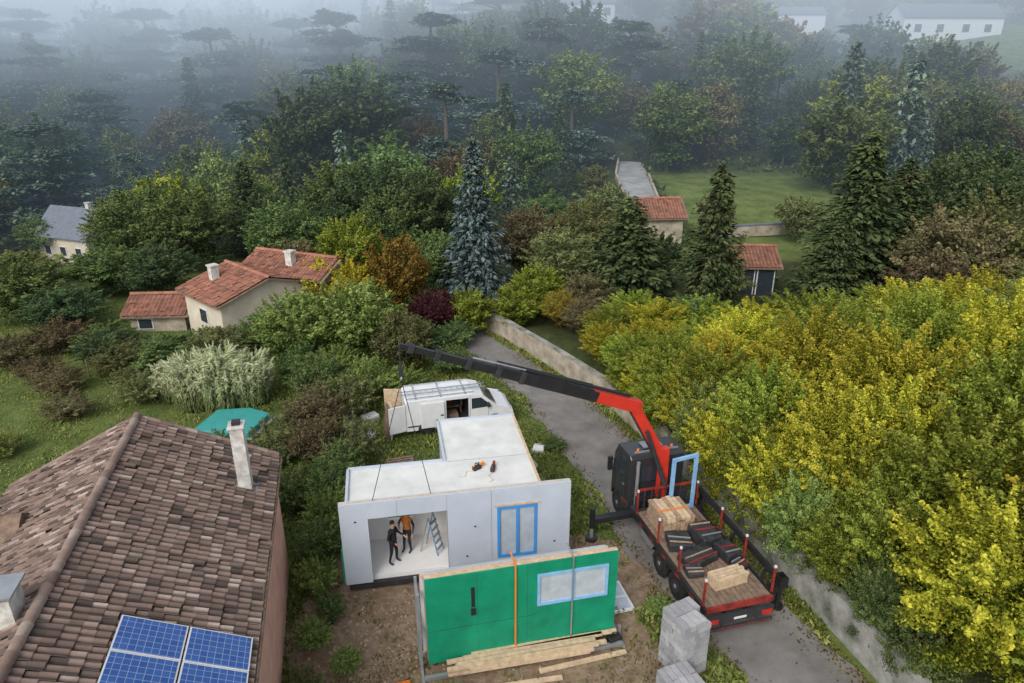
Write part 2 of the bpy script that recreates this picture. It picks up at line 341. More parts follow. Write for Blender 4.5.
def spruce(Ht,R,nw,nb,nc,ls,seed,curve=1.0,droop=.25,gap=0):
    global rng
    rng=np.random.default_rng(seed); P=[];N=[];T=[];SH=[];mb=MB()
    mb.cyl((0,0,0),(0,0,Ht*.97),Ht*.018+.03,.02,M['bark'],7)
    for i in range(nw):
        f=(i+rng.uniform(-.3,.3))/nw; z=Ht*(.06+.93*f); r=R*(1-f)**curve*rng.uniform(.72,1.15)+.12
        for b in range(nb):
            th=2*math.pi*(b+rng.uniform(-.4,.4))/nb+i*.7; rl=r*rng.uniform(.65,1.2)
            if rng.uniform()<gap: continue
            br=rng.uniform(0,1); mcount=max(3,int(nc*rl/R))
            t=rng.uniform(.12,1,mcount)**.7; dx,dy=math.cos(th),math.sin(th)
            wdt=.28*rl*(1.1-t)*rng.uniform(-1,1,mcount)
            x=dx*rl*t-dy*wdt; y=dy*rl*t+dx*wdt; zz=z-droop*rl*t+.12*rl*t*t*1.5+rng.normal(size=mcount)*.05*R-np.abs(wdt)*.3
            P.append(np.stack([x,y,zz],1)); N.append(np.stack([dx*.35+rng.normal(size=mcount)*.35,dy*.35+rng.normal(size=mcount)*.35,np.ones(mcount)*.8],1))
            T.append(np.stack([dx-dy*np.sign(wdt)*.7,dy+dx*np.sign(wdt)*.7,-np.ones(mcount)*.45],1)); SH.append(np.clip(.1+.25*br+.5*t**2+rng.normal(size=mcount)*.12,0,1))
            if b%3==0: mb.cyl((0,0,z),(dx*rl*.8,dy*rl*.8,z-droop*rl*.7),.03,.01,M['bark'],4)
    P=np.concatenate(P);N=np.concatenate(N);T=np.concatenate(T);SH=np.concatenate(SH)
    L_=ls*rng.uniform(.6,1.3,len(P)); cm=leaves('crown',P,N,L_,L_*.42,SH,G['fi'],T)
    t=mb.obj('trunk'); tm=t.data; bpy.data.objects.remove(t)
    return tm,cm,Ht,R
def cedar(Ht,R,npl,nl,ls,seed):
    global rng
    rng=np.random.default_rng(seed); P=[];SH=[];N=[];mb=MB(); mb.cyl((0,0,0),(0,0,Ht*.95),.5,.08,M['bark'],8)
    per=nl//npl; lv=sorted(rng.uniform(.12,.97,13))
    for i in range(npl):
        f=lv[rng.integers(13)]+rng.normal()*.012; f=min(.98,f); z=Ht*f; th=rng.uniform(0,6.28)
        dome=(1-max(0,f-.15)**1.5*.95)*(.8+.3*math.sin(f*31+th*2+seed)); ro=R*dome*rng.uniform(.1,.85); cx,cy=ro*math.cos(th),ro*math.sin(th); pr=R*rng.uniform(.13,.28)*(1-.4*f)
        z-=.05*ro
        a=rng.uniform(0,6.28,per); q=pr*np.sqrt(rng.uniform(0,1,per))*(1+.35*np.sin(a*3+i)+.2*np.sin(a*7+i)); st=1+.5*abs(math.cos(i))
        lx=q*np.cos(a)*st; ly=q*np.sin(a)/st*1.2; x=cx+lx*math.cos(th)-ly*math.sin(th);y=cy+lx*math.sin(th)+ly*math.cos(th)
        zz=z-.16*(q/pr)**2*pr+rng.normal(size=per)*.12
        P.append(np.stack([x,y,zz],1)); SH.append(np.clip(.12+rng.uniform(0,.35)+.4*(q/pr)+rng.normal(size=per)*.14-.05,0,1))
        N.append(np.stack([rng.normal(size=per)*.4,rng.normal(size=per)*.4,np.ones(per)],1))
        if i%3==0: mb.cyl((0,0,max(.3,z-.12*ro-.5)),(cx,cy,z-.1),.12,.04,M['bark'],5)
    P=np.concatenate(P);SH=np.concatenate(SH);N=np.concatenate(N); L_=ls*rng.uniform(.6,1.4,len(P))
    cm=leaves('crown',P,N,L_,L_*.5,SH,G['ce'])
    t=mb.obj('trunk'); tm=t.data; bpy.data.objects.remove(t)
    return tm,cm,Ht,R
PR={}
for i in range(4): PR['near%d'%i]=crown('crown',7.5,2.9,.4,190,62000,.135,20+i,rc=.165,ragged=.5,spray=.48,nsp=170,sl_=(.25,.75))
for i in range(3): PR['mid%d'%i]=crown('crown',7,3,.3,110,22000,.2,40+i,rc=.2,ragged=.4,spray=.3,nsp=80)
for i in range(4): PR['far%d'%i]=crown('crown',11,4.6,.6,70,9500,.44,60+i,rc=.23,ragged=.45,spray=.25,nsp=50)
for i in range(3): PR['bush%d'%i]=crown('crown',2.4,1.3,-.15,50,12000,.09,80+i,rc=.24,ragged=.4,spray=.35,nsp=60,sl_=(.25,.6))
PR['spr0']=spruce(12,2.6,36,15,26,.36,90,.8); PR['spr1']=spruce(12,2.6,34,14,28,.38,91,.65,.3,.08)
PR['fspr0']=spruce(14,3.2,22,11,14,.75,92,.7); PR['fspr1']=spruce(14,3.2,20,10,14,.8,93,.6,.3,.15)
for i in range(4): PR['ced%d'%i]=cedar(14,7.5,150,20000,.48,95+i)
NAMES={'near':('deciduous_tree','tree'),'mid':('deciduous_tree','tree'),'far':('deciduous_tree','tree'),'bush':('bush','bush'),'spr':('spruce_tree','conifer'),'fspr':('spruce_tree','conifer'),'ced':('cedar_tree','conifer')}
def place(kind,x,y,top=None,R=None,g='gr',Ht=None,label='tree',group=None,name=None,z=None):
    tm,cm,h0,r0=PR[kind]; z=H(x,y) if z is None else z
    if Ht is None: Ht=max(1.0,top-z)
    if R is None: R=r0*Ht/h0
    nm,cat=NAMES[kind.rstrip('0123456789')]
    e=thing(name or nm,label,cat,(x,y,z-.05),random.uniform(0,6.28),group); e.scale=(R/r0,R/r0,Ht/h0)
    t=bpy.data.objects.new('trunk',tm); c=bpy.data.objects.new('crown',cm)
    for o in(t,c): COL.objects.link(o); o.parent=e
    c.material_slots[0].link='OBJECT'; c.material_slots[0].material=G[g]
    return e
GB='wooded hillside'
YT='dense autumn tree with yellow and green leaves behind the retaining wall'
lst=[(12.6,14.6,6.4,2.2),(13.4,17.6,7.1,2.4),(11.2,20.6,6.3,1.9),(16.2,15.8,7.8,2.6),(16.6,19.8,8.4,2.5),(14.0,22.8,7.6,2.3),(9.9,24.2,5.9,1.8),(18.4,23.4,8.2,2.7),(20.2,18.6,8.4,2.8),(8.7,27.4,5.3,1.7),(12.4,26.6,6.9,2.2),(17.2,27.4,7.4,2.4),(21.4,27.4,7.8,2.7),(22.5,22.5,8.2,2.8),(7.5,30.4,4.8,1.6),(11.0,30.6,5.5,2.1),(15.4,31.4,6.1,2.4),(20.2,32.2,6.6,2.7),(25,30,7.3,2.9),(11.7,17.6,5.4,1.5),(24.5,34.5,6.3,2.8),(14.6,12.2,6,2.4),(11.6,23.4,6.0,1.8),(9.6,29.0,5.2,1.8),(14.4,29.2,6.2,2.1),(29,34,6.5,3),(6.4,32.8,4.0,1.5),(12.5,20.2,6.7,1.8)]
for i,(x,y,tp,R) in enumerate(lst):
    place('near%d'%(i%4),x,y,tp,R,['yn','yg','yn','ye','yg','yn','yg','yn','lg','yg'][i%10],label=YT,group='autumn trees along the lane')
for i,y in enumerate([16.4,18.2,19.8,21.3,22.8,24.3,25.8,27.3,28.8,30.3,31.8]):
    x=float(np.interp(y,WY,WX))+.38+.15*math.sin(i*2.1)
    place('near%d'%((i*3+1)%4),x,y,[3.4,4.0,4.3,4.6,4.4,4.5,4.2,4.3,3.9,3.8,3.4][i],[.9,1.25,1.3,1.45,1.3,1.4,1.4,1.3,1.3,1.2,1.2][i],['gr','yg','lg','yn','yg','yn','lg','yn','yg','yn','yg'][i],label='leafy shrub tree overhanging the retaining wall and lane',group='trees overhanging the lane wall')
for x,y,tp,R,c in[(7.2,34.2,4.0,1.7,'yn'),(5.9,37.4,3.7,1.7,'yg'),(8.2,37.2,4.1,1.9,'yn'),(9.8,34.0,3.9,1.9,'yg'),(4.6,41,3.0,1.3,'br'),(11.2,37.6,4.1,2,'yg'),(13.3,35.6,4.5,2.2,'yn'),(3.2,43.2,2.8,1.2,'or'),(16,36.5,4.7,2.2,'yg'),(18.6,39,3.2,2.0,'ol'),(22,38.5,4.4,2.3,'yg'),(7.5,40.5,3.6,1.8,'yg'),(11.6,33.2,4.4,1.9,'ye'),(5.2,35.6,3.4,1.3,'yn')]:
    place('near%d'%random.randint(0,3),x,y,tp,R,c,label='small yellow green tree behind the garden wall',group='shrubby trees behind the garden wall')
MT='leafy garden tree among the houses'; DC='tall dark conifer among garden trees'
mids=[('spr0',-2.7,50,12.1,2.8,'bl','tall blue spruce standing in a garden'),
('spr1',13,44,11.2,2.7,'fi','tall dark fir beside the gardens'),('spr1',25,50,12.4,4.4,'fi',DC),('spr0',29,52,10.6,3.8,'fi',DC),('spr0',22.4,47,7.6,2.6,'fi',DC),('spr1',31.5,49,8.6,3,'fi',DC),
('spr1',8.2,48,8.4,4.0,'fi','broad olive green conifer beside the gardens'),('mid1',10.8,52,4.8,2.6,'dk','dark garden tree behind the lane'),
('mid1',-31.5,60,6.8,4.2,'gr',MT),('mid2',-27.2,58,6.6,3.8,'gr',MT),('mid0',-35.5,63,5.4,3.2,'ol',MT),('spr1',-25.0,66,8.4,3,'dk',DC),('spr0',-23,64,6.6,2.6,'fi',DC),('mid0',-21.6,62,6.0,3.2,'dk',MT),
('mid2',-18.6,57,6.1,3.4,'gr',MT),('mid1',-12,62,8.6,4.2,'dk',MT),('mid0',-16,66,8.2,4,'gr',MT),('mid2',-7.8,60,8.2,3.4,'dk',MT),('mid1',-10.2,58,6.8,3.0,'gr',MT),
('mid1',-12.4,52,6,2.5,'yg','yellow green round garden tree'),('mid2',-12.7,46.4,4.4,2.3,'ye','bright yellow autumn tree beside the cream house'),('mid0',-8,46,5.9,2.4,'or','ochre autumn tree beside the gardens'),
('mid1',-10.4,44.8,4.5,1.9,'ye','bright yellow autumn tree in garden'),('mid0',-5,43,3.2,1.7,'pu','dark purple leaved garden tree'),('mid2',-2.7,43,3.2,1.5,'yg',MT),('mid1',.2,43.6,3.0,1.6,'yg',MT),
('mid0',-9.3,38.8,5.0,2.9,'lg','light green spreading tree in garden'),('mid1',-12.7,38.8,4.3,2.5,'lg','light green spreading tree in garden'),('mid2',-6.3,37.4,3.6,1.9,'ol',MT),
('mid2',3.6,51,5.4,2.8,'ol',MT),('mid0',1.2,56,5.8,3,'br',MT),('mid1',6,57,6.2,3,'ol',MT),('mid0',10.7,38.5,4.3,1.7,'gr',MT),('mid1',15,49,3.6,2.0,'ol',MT),('mid2',17.2,46.4,1.3,1.8,'dk',MT),('mid1',1.8,47,3.6,2,'yg',MT),('mid0',5.2,45.6,3.6,1.8,'br',MT),
('mid0',28.5,44,8.0,3.6,'br','brown leaved autumn tree near conifers'),('mid1',33.5,46,8.8,4,'ol',MT),('mid2',36,56,9.5,4.5,'dk',MT),('mid0',31,38,6.0,3.4,'ol',MT),('mid1',40,60,10,5,'dk',MT),('mid2',26,41,5.6,3,'br',MT),
('mid0',-29.5,43.5,3.2,2.6,'dk',MT),('mid1',-34,46,4.4,3.2,'gr',MT),('mid2',-38.5,52,3.2,3.6,'ol',MT),('mid1',-25.6,40.8,1.6,1.9,'gr',MT),('mid2',-31,52,3.6,3,'gr',MT),('mid0',-26.5,51,4.2,2.6,'dk',MT),
('mid0',-24,38.4,2.0,2.0,'dk',MT),('mid1',-20.4,38.0,1.9,2.0,'gr',MT),('mid2',-17.2,38.2,2.3,2.0,'ol',MT),('mid0',-15.1,39.8,2.8,1.8,'gr',MT),('mid1',-22.3,37.2,1.8,1.8,'ol',MT),('mid2',-18.7,39.4,1.9,1.5,'gr',MT),
('mid2',-6,52,4.8,2.6,'gr',MT),('mid0',-16.6,52,4.2,2.4,'br',MT),('mid2',-64,78,0,4.4,'gr',MT),('mid0',-36,68,2.5,3.2,'ol',MT),('mid1',-58,86,-1,3.6,'gr',MT)]
for k,x,y,tp,R,c,lb in mids: place(k,x,y,tp,R,c,label=lb,group='garden trees around the houses')
for x,y,h,R,c in[(-7.0,27.4,2.1,1.2,'ol'),(-7.4,25.6,2,1.1,'gr'),(-7.0,23.9,2.1,1.1,'gr'),(-6.9,22.2,1.9,1,'lg'),(-6.9,20.6,1.8,.85,'gr'),(-6.6,19,1.4,.7,'lg'),(-6.2,16.7,.9,.6,'lg'),(-8.6,27,2.4,1.3,'br'),(-9.4,29.6,2.7,1.5,'br'),(-8.2,31.6,2.2,1.4,'ol'),(-10.6,27.4,2.1,1.3,'ol'),(-8.9,24,1.8,1.2,'gr'),(-11.7,25.4,1.7,1.2,'ol'),(-7.6,34,2.2,1.5,'lg'),(-10.2,33.4,2.4,1.6,'gr'),(-5.9,34.6,1.4,1.2,'lg'),(-11.8,35.9,2.1,1.5,'gr'),(-3.6,37.2,1.6,1.3,'gr'),(-1.8,14.4,.8,.5,'lg'),(-6.0,14.9,.8,.6,'ol'),(-13.5,27.6,1.2,1.1,'gr'),(-19.6,33.6,1.5,1.4,'ol'),(-18,36,1.7,1.4,'dk'),(-28,40.5,2.0,1.9,'br'),(-30,38.5,1.8,1.8,'br'),(-5.6,39.8,2,1.4,'dk'),(-3.5,41,1.8,1.2,'gr'),(11.4,14.9,2.4,.9,'gr'),(8.9,25.2,2.8,1.0,'yg'),(6.2,32.0,2.6,1.0,'gr'),(5.8,34.2,2.4,1.0,'yg'),(-9.9,36.2,2,1.2,'lg'),(2.4,25.2,.5,.5,'lg'),(3.4,22.9,.5,.5,'lg'),(4.9,18.2,.5,.45,'lg'),(-3.4,31.9,.6,.7,'lg'),(-19.6,39.6,1.2,1.1,'lg'),(-23.0,40.2,1.1,1.3,'gr'),(2.0,28.6,.6,.6,'gr'),(-5.0,15.9,.6,.5,'lg'),(-5.9,17.9,.8,.5,'gr'),(-22.6,31.6,1.3,1.2,'br'),(-24.8,34.6,1.4,1.4,'br'),(-21.0,34.8,1.2,1.1,'ol'),(-26.8,36.2,1.5,1.3,'br'),(-23.6,28.2,.9,1.0,'lg'),(-18.4,29.6,1.0,1.0,'ol')]:
    place('bush%d'%random.randint(0,2),x,y,None,R,c,Ht=h,label='low %s garden bush'%{'br':'brown','ol':'olive','gr':'green','lg':'light green','dk':'dark green','yg':'yellow green'}[c],group='bushes around the site')
def bamboo(x,y,h,R,seed):
    r=np.random.default_rng(seed); P=[];T=[];SH=[]
    for i in range(230):
        a=r.uniform(0,6.28);q=R*math.sqrt(r.uniform()); bx,by=q*math.cos(a),q*math.sin(a); lean=r.uniform(.05,.35); hh=h*r.uniform(.55,1.12)
        t=r.uniform(.15,1,46); lx=bx*(1+t*t*lean)+lean*t**3*math.cos(a)*.7; ly=by*(1+t*t*lean)+lean*t**3*math.sin(a)*.7
        P.append(np.stack([lx,ly,hh*(t-.07*t**3)],1)); T.append(np.stack([math.cos(a)*t*.6,math.sin(a)*t*.6,1.2-.7*t],1)+r.normal(size=(46,3))*.15); SH.append(np.clip(t*.8-.1+r.normal(size=46)*.14,0,1))
    P=np.concatenate(P);T=np.concatenate(T);SH=np.concatenate(SH)
    e=thing('pampas_grass','tall pale feathery grass clump by the pool','plant',(x,y,H(x,y)),0,'pale grass clumps')
    meshobj('foliage',leaves('foliage',P,r.normal(size=P.shape)*.6+np.array([0,-.5,.6]),.5,.08,SH,G['pa'],T),e)
for i,(x,y,h,R) in enumerate([(-16.6,33.0,2.7,1.0),(-15.2,33.2,3.1,1.1),(-13.8,33.4,2.7,.9),(-17.9,33.9,2.2,.8)]): bamboo(x,y,h,R,300+i)
# hillside
bigc=[(-80,128,17,11),(-64,112,15,11),(-50,126,19,12),(-40,108,15,10),(-27,112,15,11),(-16,104,13,10),(-13,122,18,12),(-2,112,15,11),(6,124,17,11),(-30,132,19,12),(-67,140,18,12),(8.5,104,11,7),(-92,146,18,12),(20,128,15,10)]
for i,(x,y,h,R) in enumerate(bigc): place('ced%d'%(i%4),x,y,Ht=h,R=R,g='ce',label='wide layered cedar on the misty hillside',group=GB)
cnt=0; ex=[(19.5,39.5,70,99),(10.5,19.5,70,116),(97,134,150,206),(8,34,170,216),(60,96,196,222),(-66,-42,58,94)]
r2=np.random.default_rng(5); y=71.0; MV=[];MS=[];MM=[]
FG=['dk','gr','ol','br','yg','lg','or']
fc={}
for i in range(4):
    me_=PR['far%d'%i][1]; a=np.empty(len(me_.vertices)*3,np.float32); me_.vertices.foreach_get('co',a); s=np.empty(len(me_.polygons),np.float32); me_.attributes['shade'].data.foreach_get('value',s)
    q=a.reshape(-1,4,3)[::4]; c=q.mean(1,keepdims=True); fc[i]=(c+(q-c)*1.9,s[::4])
while y<275:
    sp=7.6+ (y-70)*.028; half=.77*y+8; x=-half+r2.uniform(0,sp)
    while x<half:
        px=x+r2.uniform(-2.6,2.6); py=y+r2.uniform(-3.4,3.4)
        if not any(a<px<b and c<py<d for a,b,c,d in ex) and not any((px-a)**2+(py-b)**2<(c*.55)**2 for a,b,_,c in bigc):
            u=r2.uniform(); left=px/ (py*.75)
            if py<88 and 2<px<45: hh=r2.uniform(3.5,5)
            elif py<88: hh=r2.uniform(6,9.5)
            else: hh=r2.uniform(7,15)
            if px>86 and 110<py<212: hh*=.36
            if 8<px<34 and 150<py<200: hh*=.5
            if 56<px<96 and 170<py<200: hh*=.5
            if u<(.2 if left<.25 else .07) and 84<py<200 and hh>8:
                place('ced%d'%r2.integers(4),px,py,Ht=hh*1.1,R=hh*r2.uniform(.55,.75),g='ce',label='wide layered cedar on the misty hillside',group=GB)
            elif u<(.34 if left<.25 else .24) and py<200: place('fspr%d'%r2.integers(2),px,py,Ht=hh*1.2,R=hh*r2.uniform(.22,.32),g=['fi','dk','ce'][r2.integers(3)],label='dark conifer on the misty hillside',group=GB)
            else:
                c=str(r2.choice(FG,p=[.17,.2,.28,.12,.09,.11,.03])); k_=int(r2.integers(4)); rr_=hh*r2.uniform(.38,.55)
                if py<142:
                    place('far%d'%k_,px,py,Ht=hh,R=rr_,g=c,label='leafy tree on the misty hillside',group=GB); cnt+=1
                else:
                    q,s=fc[k_]; an=r2.uniform(0,6.28); ca,sa=math.cos(an),math.sin(an); sr=rr_/4.6; sz=hh/11
                    v=q.copy(); v[...,0],v[...,1]=(q[...,0]*ca-q[...,1]*sa)*sr+px,(q[...,0]*sa+q[...,1]*ca)*sr+py; v[...,2]=q[...,2]*sz+H(px,py)
                    MV.append(v.reshape(-1,3)); MS.append(s); MM.append(np.full(len(s),FG.index(c)))
        x+=sp
    y+=sp*.82
MV=np.concatenate(MV); MS=np.concatenate(MS); MM=np.concatenate(MM)
o=meshobj('distant_wood',npmesh('distant_wood',MV,np.arange(len(MV)).reshape(-1,4),[G[q] for q in FG],MS,MM)); o['kind']='stuff'; o['label']='distant mixed wood fading into the mist'; o['category']='wood'
place('far1',76,130,Ht=9,R=4.4,g='ye',label='yellow autumn tree on the misty hillside',group=GB)
place('far2',16,117,Ht=5,R=2.6,g='yg',label='yellow green tree on the misty hillside',group=GB)
place('far0',22,104,Ht=5,R=2.6,g='yg',label='yellow green tree on the misty hillside',group=GB)
print('hill trees',cnt)
n_=80000; yy=66+210*r2.uniform(0,1,n_)**.9; xx=(r2.uniform(-1,1,n_))*(yy*.8+8)
ok=~((xx>19)&(xx<40)&(yy<100))&~((xx>11)&(xx<18)&(yy<116)&(yy>74))&~((xx>93)&(xx<140)&(yy>165)&(yy<245)); xx=xx[ok];yy=yy[ok]
zz=hgt(xx,yy)+r2.uniform(0,1.1,len(xx))
P=np.stack([xx,yy,zz],1); rng=np.random.default_rng(3)
o=meshobj('undergrowth',leaves('undergrowth',P,rng.normal(size=P.shape)*.6+np.array([0,-.2,1]),rng.uniform(.5,1.1,len(P)),rng.uniform(.3,.6,len(P)),np.clip(.4+.3*np.sin(xx*.3)*np.sin(yy*.25)+rng.normal(size=len(P))*.2,0,1),G['un'])); o['kind']='stuff'; o['label']='woodland undergrowth on the hillside'; o['category']='undergrowth'
HBd=10.6; HO=(-5.62,18.95,0)
n_=210000; yy=r2.uniform(13.5,50,n_); xx=r2.uniform(-.74,.45,n_)*(yy*.927+6.4)
lx=np.interp(yy,LY,LX); wx_=np.interp(yy,WY,WX); dm=dirtmask(xx,yy); pn=np.sin(xx*1.3+np.sin(yy))*np.cos(yy*1.1+xx*.4)
ca,sa=math.cos(math.radians(HBd)),math.sin(math.radians(HBd)); u_=(xx-HO[0])*ca+(yy-18.95)*sa; v_=-(xx-HO[0])*sa+(yy-18.95)*ca
ok=((xx<lx+.15+.25*pn)|((xx>wx_-.9+.2*pn)&(xx<wx_-.1)))&(dm+.4*pn+.4*r2.uniform(-1,1,n_)<.66)&~((u_>-.1)&(u_<7.8)&(v_>-.2)&(v_<5.6))
ok&=~((xx<-15)&(r2.uniform(0,1,n_)<.35)); ok&=~((np.abs(xx+13.8)<2.0)&(np.abs(yy-30.7)<1.5))
xx=xx[ok];yy=yy[ok];k=len(xx); mead=np.clip((-13-xx)/4,0,1); hh=r2.uniform(.08,.22,k)*(1+.5*pn[ok])*(1-.3*mead)
P=np.stack([xx,yy,hgt(xx,yy)+hh*.45],1); rng=np.random.default_rng(4)
T=rng.normal(size=(k,3))*.45+np.array([0,0,1])
o=meshobj('grass',leaves('grass',P,rng.normal(size=(k,3)),hh*1.2,hh*.35,np.clip(.45+.1*mead+.28*pn[ok]*(1-.3*mead)+rng.normal(size=k)*.18,0,1),G['gs'],T)); o['kind']='stuff'; o['label']='rough grass covering the plot and gardens'; o['category']='grass'
n_=3500; yy=r2.uniform(13.8,40,n_); side=r2.uniform(0,1,n_); lx=np.interp(yy,LY,LX); wx=np.interp(yy,WY,WX)
xx=np.where(side<.75,wx-.4-np.abs(r2.normal(0,.5,n_)),lx+np.abs(r2.normal(0,.3,n_))); P=np.stack([xx,yy,np.full(n_,.065)],1)
o=meshobj('fallen_leaves',leaves('fallen_leaves',P,rng.normal(size=P.shape)*.2+np.array([0,0,1]),.09,.06,r2.uniform(0,.8,n_),G['or'])); o['kind']='stuff'; o['label']='fallen autumn leaves along the lane edges'; o['category']='leaves'
# ------------------------------------------------------------------ fog volume (soft density grid)
fm=bpy.data.materials.new('mist'); fm.use_nodes=True; n=fm.node_tree; n.nodes.clear(); L=n.links.new
out=n.nodes.new('ShaderNodeOutputMaterial'); ab=n.nodes.new('ShaderNodeVolumeAbsorption'); em=n.nodes.new('ShaderNodeEmission'); ad=n.nodes.new('ShaderNodeAddShader')
vi=n.nodes.new('ShaderNodeVolumeInfo'); ge=n.nodes.new('ShaderNodeNewGeometry'); se=n.nodes.new('ShaderNodeSeparateXYZ'); mr=n.nodes.new('ShaderNodeMapRange'); mx=n.nodes.new('ShaderNodeMixRGB')
L(ge.outputs['Position'],se.inputs[0]); L(se.outputs['Z'],mr.inputs[0]); mr.inputs[1].default_value=4; mr.inputs[2].default_value=30
mx.inputs[1].default_value=(.30,.42,.54,1); mx.inputs[2].default_value=(.62,.72,.84,1); L(mr.outputs[0],mx.inputs[0])  # mist glows by emission, standing in for scattered daylight; paler higher up
ab.inputs['Color'].default_value=(0,0,0,1); L(vi.outputs['Density'],ab.inputs['Density']); L(mx.outputs[0],em.inputs[0]); L(vi.outputs['Density'],em.inputs[1])
L(ab.outputs[0],ad.inputs[0]);L(em.outputs[0],ad.inputs[1]);L(ad.outputs[0],out.inputs['Volume'])
ng=bpy.data.node_groups.new('mist_grid','GeometryNodeTree'); ng.interface.new_socket(name='Geometry',in_out='OUTPUT',socket_type='NodeSocketGeometry')
N_=ng.nodes.new; L=ng.links.new
go=N_('NodeGroupOutput'); vc=N_('GeometryNodeVolumeCube'); sm=N_('GeometryNodeSetMaterial'); po=N_('GeometryNodeInputPosition'); se=N_('ShaderNodeSeparateXYZ'); L(po.outputs[0],se.inputs[0])
def mrg(src,a,b,lo=0,hi=1):
    q=N_('ShaderNodeMapRange'); q.interpolation_type='SMOOTHSTEP'; L(src,q.inputs[0]); q.inputs[1].default_value=a;q.inputs[2].default_value=b;q.inputs[3].default_value=lo;q.inputs[4].default_value=hi; return q.outputs[0]
def mth(op,a,b):
    q=N_('ShaderNodeMath'); q.operation=op
    for i,s in enumerate((a,b)):
        if isinstance(s,(int,float)): q.inputs[i].default_value=s
        else: L(s,q.inputs[i])
    return q.outputs[0]
ym=mrg(se.outputs['Y'],46,105); zm=mrg(se.outputs['Z'],8,42); xl=mrg(se.outputs['X'],40,-60,.22,2.4)
no=N_('ShaderNodeTexNoise'); no.inputs['Scale'].default_value=.022; no.inputs['Detail'].default_value=2; L(po.outputs[0],no.inputs['Vector'])
nz=mrg(no.outputs[0],.3,.7,.5,1.5)
den=mth('MULTIPLY',ym,mth('MULTIPLY',nz,mth('ADD',mth('MULTIPLY',mth('MULTIPLY',zm,xl),.0105),.0036)))
L(den,vc.inputs['Density']); vc.inputs['Min'].default_value=(-340,44,-12); vc.inputs['Max'].default_value=(340,480,88)
for k_,v_ in(('Resolution X',56),('Resolution Y',40),('Resolution Z',14)): vc.inputs[k_].default_value=v_
L(vc.outputs[0],sm.inputs[0]); sm.inputs['Material'].default_value=fm; L(sm.outputs[0],go.inputs[0])
fme=bpy.data.meshes.new('fog'); fo=meshobj('fog',fme); fme.materials.append(fm); md=fo.modifiers.new('grid','NODES'); md.node_group=ng; fo['kind']='structure'
try: fm.cycles.volume_step_rate=2.0
except Exception as e: print('step',e)
# ------------------------------------------------------------------ tiled roofs
def tile_roof(name,O,E,U,length,slope,m,parent,tw=.2,th=.3,amp=.05,seed=0,sig=.23):
    r=np.random.default_rng(seed); O=np.array(O,float);E=np.array(E,float)/np.linalg.norm(E);U=np.array(U,float)/np.linalg.norm(U); N=np.cross(E,U); N=N if N[2]>0 else -N
    nt=int(length/tw); nr=int(slope/th)+1; K=8; V=[];F=[];SH=[]
    trough_shade=[1,.95,.75,.35,.22,.35,.75,.95]  # tile troughs darkened in the colour, painted shade between the rolls
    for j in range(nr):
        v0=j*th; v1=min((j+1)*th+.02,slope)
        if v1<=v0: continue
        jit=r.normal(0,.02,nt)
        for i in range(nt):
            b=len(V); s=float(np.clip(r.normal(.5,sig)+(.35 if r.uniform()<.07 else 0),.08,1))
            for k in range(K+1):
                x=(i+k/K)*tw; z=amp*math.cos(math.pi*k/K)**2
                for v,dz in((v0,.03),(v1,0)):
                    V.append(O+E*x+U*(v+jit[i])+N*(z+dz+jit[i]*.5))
            for k in range(K): F.append((b+2*k,b+2*k+2,b+2*k+3,b+2*k+1)); SH.append(s*trough_shade[k])
    me=npmesh(name,V,F,[m],SH); return meshobj(name,me,parent)
def ridge_caps(name,p0,p1,m,parent,r=.13,seg=.38):
    p0=Vector(p0);p1=Vector(p1); n=int((p1-p0).length/seg); V=[];F=[];SH=[]; d=(p1-p0).normalized(); a=d.cross(Vector((0,0,1))).normalized()
    for i in range(n):
        q0=p0+d*seg*i;q1=p0+d*(seg*(i+1)+.03); b=len(V); s=random.uniform(.4,.9)
        for k in range(7):
            t=math.pi*k/6
            V.append(q0+a*math.cos(t)*r*1.1+Vector((0,0,math.sin(t)*r*1.1))); V.append(q1+a*math.cos(t)*r*.92+Vector((0,0,math.sin(t)*r*.92)))
        for k in range(6): F.append((b+2*k,b+2*k+1,b+2*k+3,b+2*k+2)); SH.append(s)
    return meshobj(name,npmesh(name,[tuple(v) for v in V],F,[m],SH),parent)
A=Vector((-7.95,20.6,0)); ang=math.atan2(-.971,.24)
fh=thing('old_house','old house with weathered brown tile roof and pink rendered wall','house',A,ang)
Ln=18.0; Wd=8.0; ez=4.5; rz=6.5
mb=MB(); mb.bb(.35,Ln-.3,-Wd+.4,-.12,-.2,ez-.1,M['pink']); 
mb.prism([(-Wd+.4,ez-.1),(-.4,ez-.1),(-Wd/2,rz-.35)],.35,Ln-.3,M['pink'],'x'); mb.obj('wall',fh)
roof=MB(); roof.prism([(0,ez-.1),(0,ez-.02),(-Wd/2,rz-.06),(-Wd,ez-.02),(-Wd,ez-.1),(-Wd/2,rz-.16)],0,Ln,M['woodd'],'x'); ro=roof.obj('roof',fh)
sl_=math.hypot(Wd/2,rz-ez)
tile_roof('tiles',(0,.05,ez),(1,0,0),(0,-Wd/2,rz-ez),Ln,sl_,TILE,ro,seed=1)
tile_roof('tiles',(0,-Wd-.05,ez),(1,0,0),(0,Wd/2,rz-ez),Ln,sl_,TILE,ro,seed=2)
ridge_caps('ridge_tiles',(0,-Wd/2,rz+.04),(Ln,-Wd/2,rz+.04),TILE,ro,.12)
ridge_caps('verge_tiles',(0.02,.05,ez+.03),(0.02,-Wd/2,rz+.03),TILE,ro,.09); ridge_caps('verge_tiles',(0.02,-Wd-.05,ez+.03),(0.02,-Wd/2,rz+.03),TILE,ro,.09)
mb=MB(); mb.cyl((0,.1,ez-.06),(Ln,.1,ez-.06),.045,.045,M['woodd'],8); mb.obj('gutter',fh)
